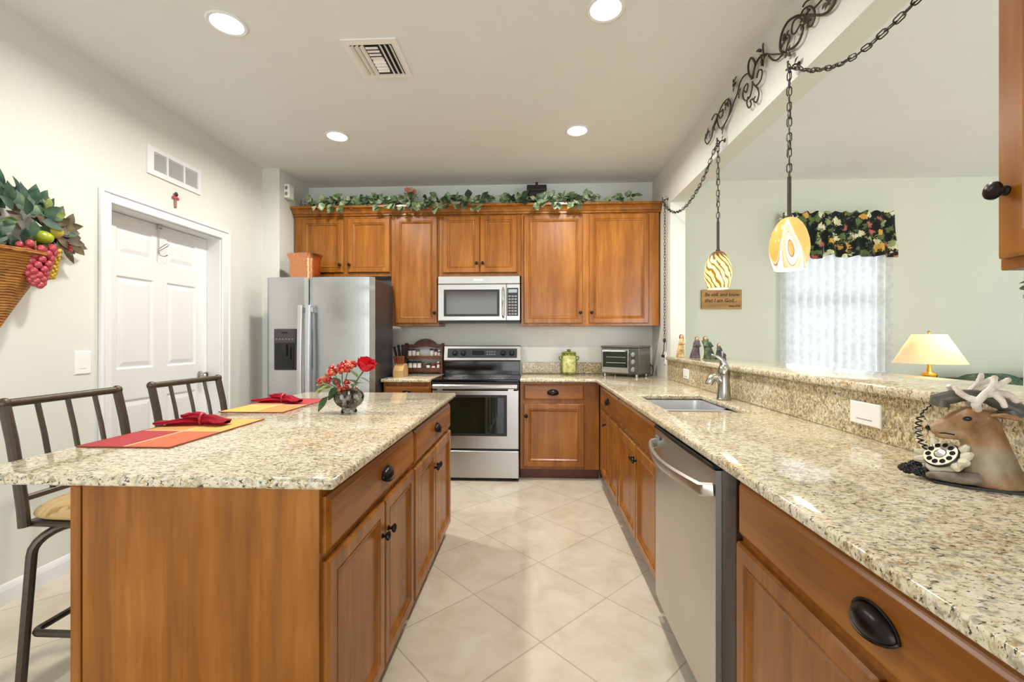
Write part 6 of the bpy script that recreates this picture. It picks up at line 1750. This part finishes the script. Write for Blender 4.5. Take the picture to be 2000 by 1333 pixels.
# handset lying across the head
m = MB()
m.tube(smooth([(0.076, -0.012, 0.196), (0.060, -0.012, 0.202), (0.030, -0.010, 0.212), (0.0, -0.008, 0.215), (-0.030, -0.008, 0.206), (-0.058, -0.008, 0.190), (-0.076, -0.008, 0.178)], 4), [0.016]*4+[0.0165]*4+[0.0145]*8+[0.017]*4+[0.020]*4+[0.018], 14)
m.tube([(0.064, -0.012, 0.200), (0.066, -0.012, 0.184)], [0.019, 0.020], 16); m.tube([(-0.056, -0.008, 0.186), (-0.060, -0.008, 0.168)], [0.021, 0.023], 16)
m.build('handset', pbr('handset_grey', (84, 84, 78), 0.4, var=0.15, vs_=40), dt, local=True)
for s_ in (-1, 1):
    m = MB(); yb = s_*0.020
    m.tube(smooth([(0.004, yb*0.8, 0.184), (0.010, s_*0.034, 0.200), (0.000, s_*0.044, 0.222), (-0.014, s_*0.046, 0.244), (-0.018, s_*0.040, 0.268)], 4), [0.009]*5+[0.008]*5+[0.007]*4+[0.006]*2+[0.004], 9)
    m.tube(smooth([(0.006, s_*0.036, 0.206), (0.026, s_*0.036, 0.214), (0.040, s_*0.030, 0.226), (0.046, s_*0.024, 0.236)], 4), [0.008]*4+[0.007]*5+[0.005]*4, 9)
    m.tube(smooth([(-0.004, s_*0.045, 0.224), (-0.026, s_*0.042, 0.228), (-0.046, s_*0.034, 0.222), (-0.058, s_*0.030, 0.208)], 4), [0.008]*4+[0.008]*4+[0.007]*4+[0.005], 9)
    m.tube(smooth([(-0.014, s_*0.045, 0.228), (-0.028, s_*0.046, 0.212), (-0.034, s_*0.044, 0.196)], 4), [0.007]*5+[0.006]*3+[0.005], 9)
    m.tube(smooth([(-0.016, s_*0.045, 0.242), (-0.034, s_*0.040, 0.254), (-0.044, s_*0.036, 0.262)], 4), [0.0065]*5+[0.006]*3+[0.004], 9)
    m.build('antler', leafmat('antler_white', (196, 184, 172), (226, 218, 208), (240, 236, 230), 0.5, 40), dt, local=True)
m = MB(); pts = []
base_path = smooth([(0.080, -0.012, 0.186), (0.098, -0.016, 0.160), (0.104, -0.018, 0.125), (0.100, -0.016, 0.090), (0.080, -0.004, 0.058)], 20)
for i, p in enumerate(base_path):
    a = i*0.9; k = 0.0065 if i > 22 else 0.0018
    pts.append(p+Vector((k*math.cos(a), k*math.sin(a), 0)))
m.tube(pts, 0.0018, 5); m.build('coiled_cord', M['black'], dt, local=True)
for (x, y, z, r_) in ((0.130, 0.008, 0.020, 0.0135), (0.112, -0.012, 0.028, 0.0105), (0.112, 0.022, 0.019, 0.012)):
    m = MB()
    for i in range(26):
        a = i*2.4; t_ = i/25
        m.ball((x+r_*(2*t_-1)*1.1, y+r_*math.sin(PI*(0.12+0.8*t_))*math.cos(a)*0.8, z+r_*math.sin(PI*(0.12+0.8*t_))*math.sin(a)*0.8), r_*0.36, 6)
    m.ball((x, y, z), (r_*1.1, r_*0.8, r_*0.8), 10); m.build('pine_cone', M['blackm'], dt, local=True)
m = MB(); m.tube(smooth([(-0.072, 0.02, 0.06), (-0.088, 0.03, 0.045), (-0.105, 0.06, 0.02), (-0.14, 0.12, 0.0055), (-0.20, 0.22, 0.0050)], 5), 0.0028, 6); m.build('line_cord', M['black'], dt, local=True)

# wall pocket with trailing greenery at the right edge
wp = thing('wall_planter', 'dark leaf-shaped wall planter with trailing green sprigs at right edge', 'planter', (1.213, 1.015, 1.36))
m = MB()
def pk(u, v):
    a = PI*(u-0.5); r = 0.004+0.062*v**0.75
    return (1.2125-r*1.25*math.cos(a), 1.015+r*math.sin(a)*0.9, 1.375+0.055*v+0.010*v*math.cos(3*a))
m.grid(pk, 18, 8); m.grid(lambda u, v: (1.2125, 1.015+(u-0.5)*0.11*v, 1.375+0.055*v), 4, 4)
m.build('pocket', pbr('planter_bronze', (58, 34, 28), 0.4, 0.2, var=0.2), wp)
m = MB(); R6 = random.Random(4)
for k in range(7):
    y0 = 0.985+0.010*k; x0 = 1.160+0.006*(k % 3); L_ = 0.05+0.018*(k % 3)
    pts = smooth([(x0+0.02, y0, 1.40), (x0-0.012, y0, 1.425), (x0-0.030, y0+0.003, 1.40), (x0-0.022-0.006*(k % 2), y0+0.006, 1.40-L_*0.5), (x0-0.016-0.010*(k % 2), y0+0.004, 1.40-L_)], 5)
    m.tube(pts, 0.0012, 5)
    for p in pts[6:]:
        for _ in range(2):
            m.leaf(p, (R6.uniform(-1, 1), R6.uniform(-1, 1), R6.uniform(-.6, .3)), (R6.uniform(-1, 1), R6.uniform(-1, 1), 0.4), 0.014, 0.008)
m.build('trailing_sprigs', leafmat('sprig_green', (44, 70, 40), (84, 116, 76), (130, 150, 112)), wp)
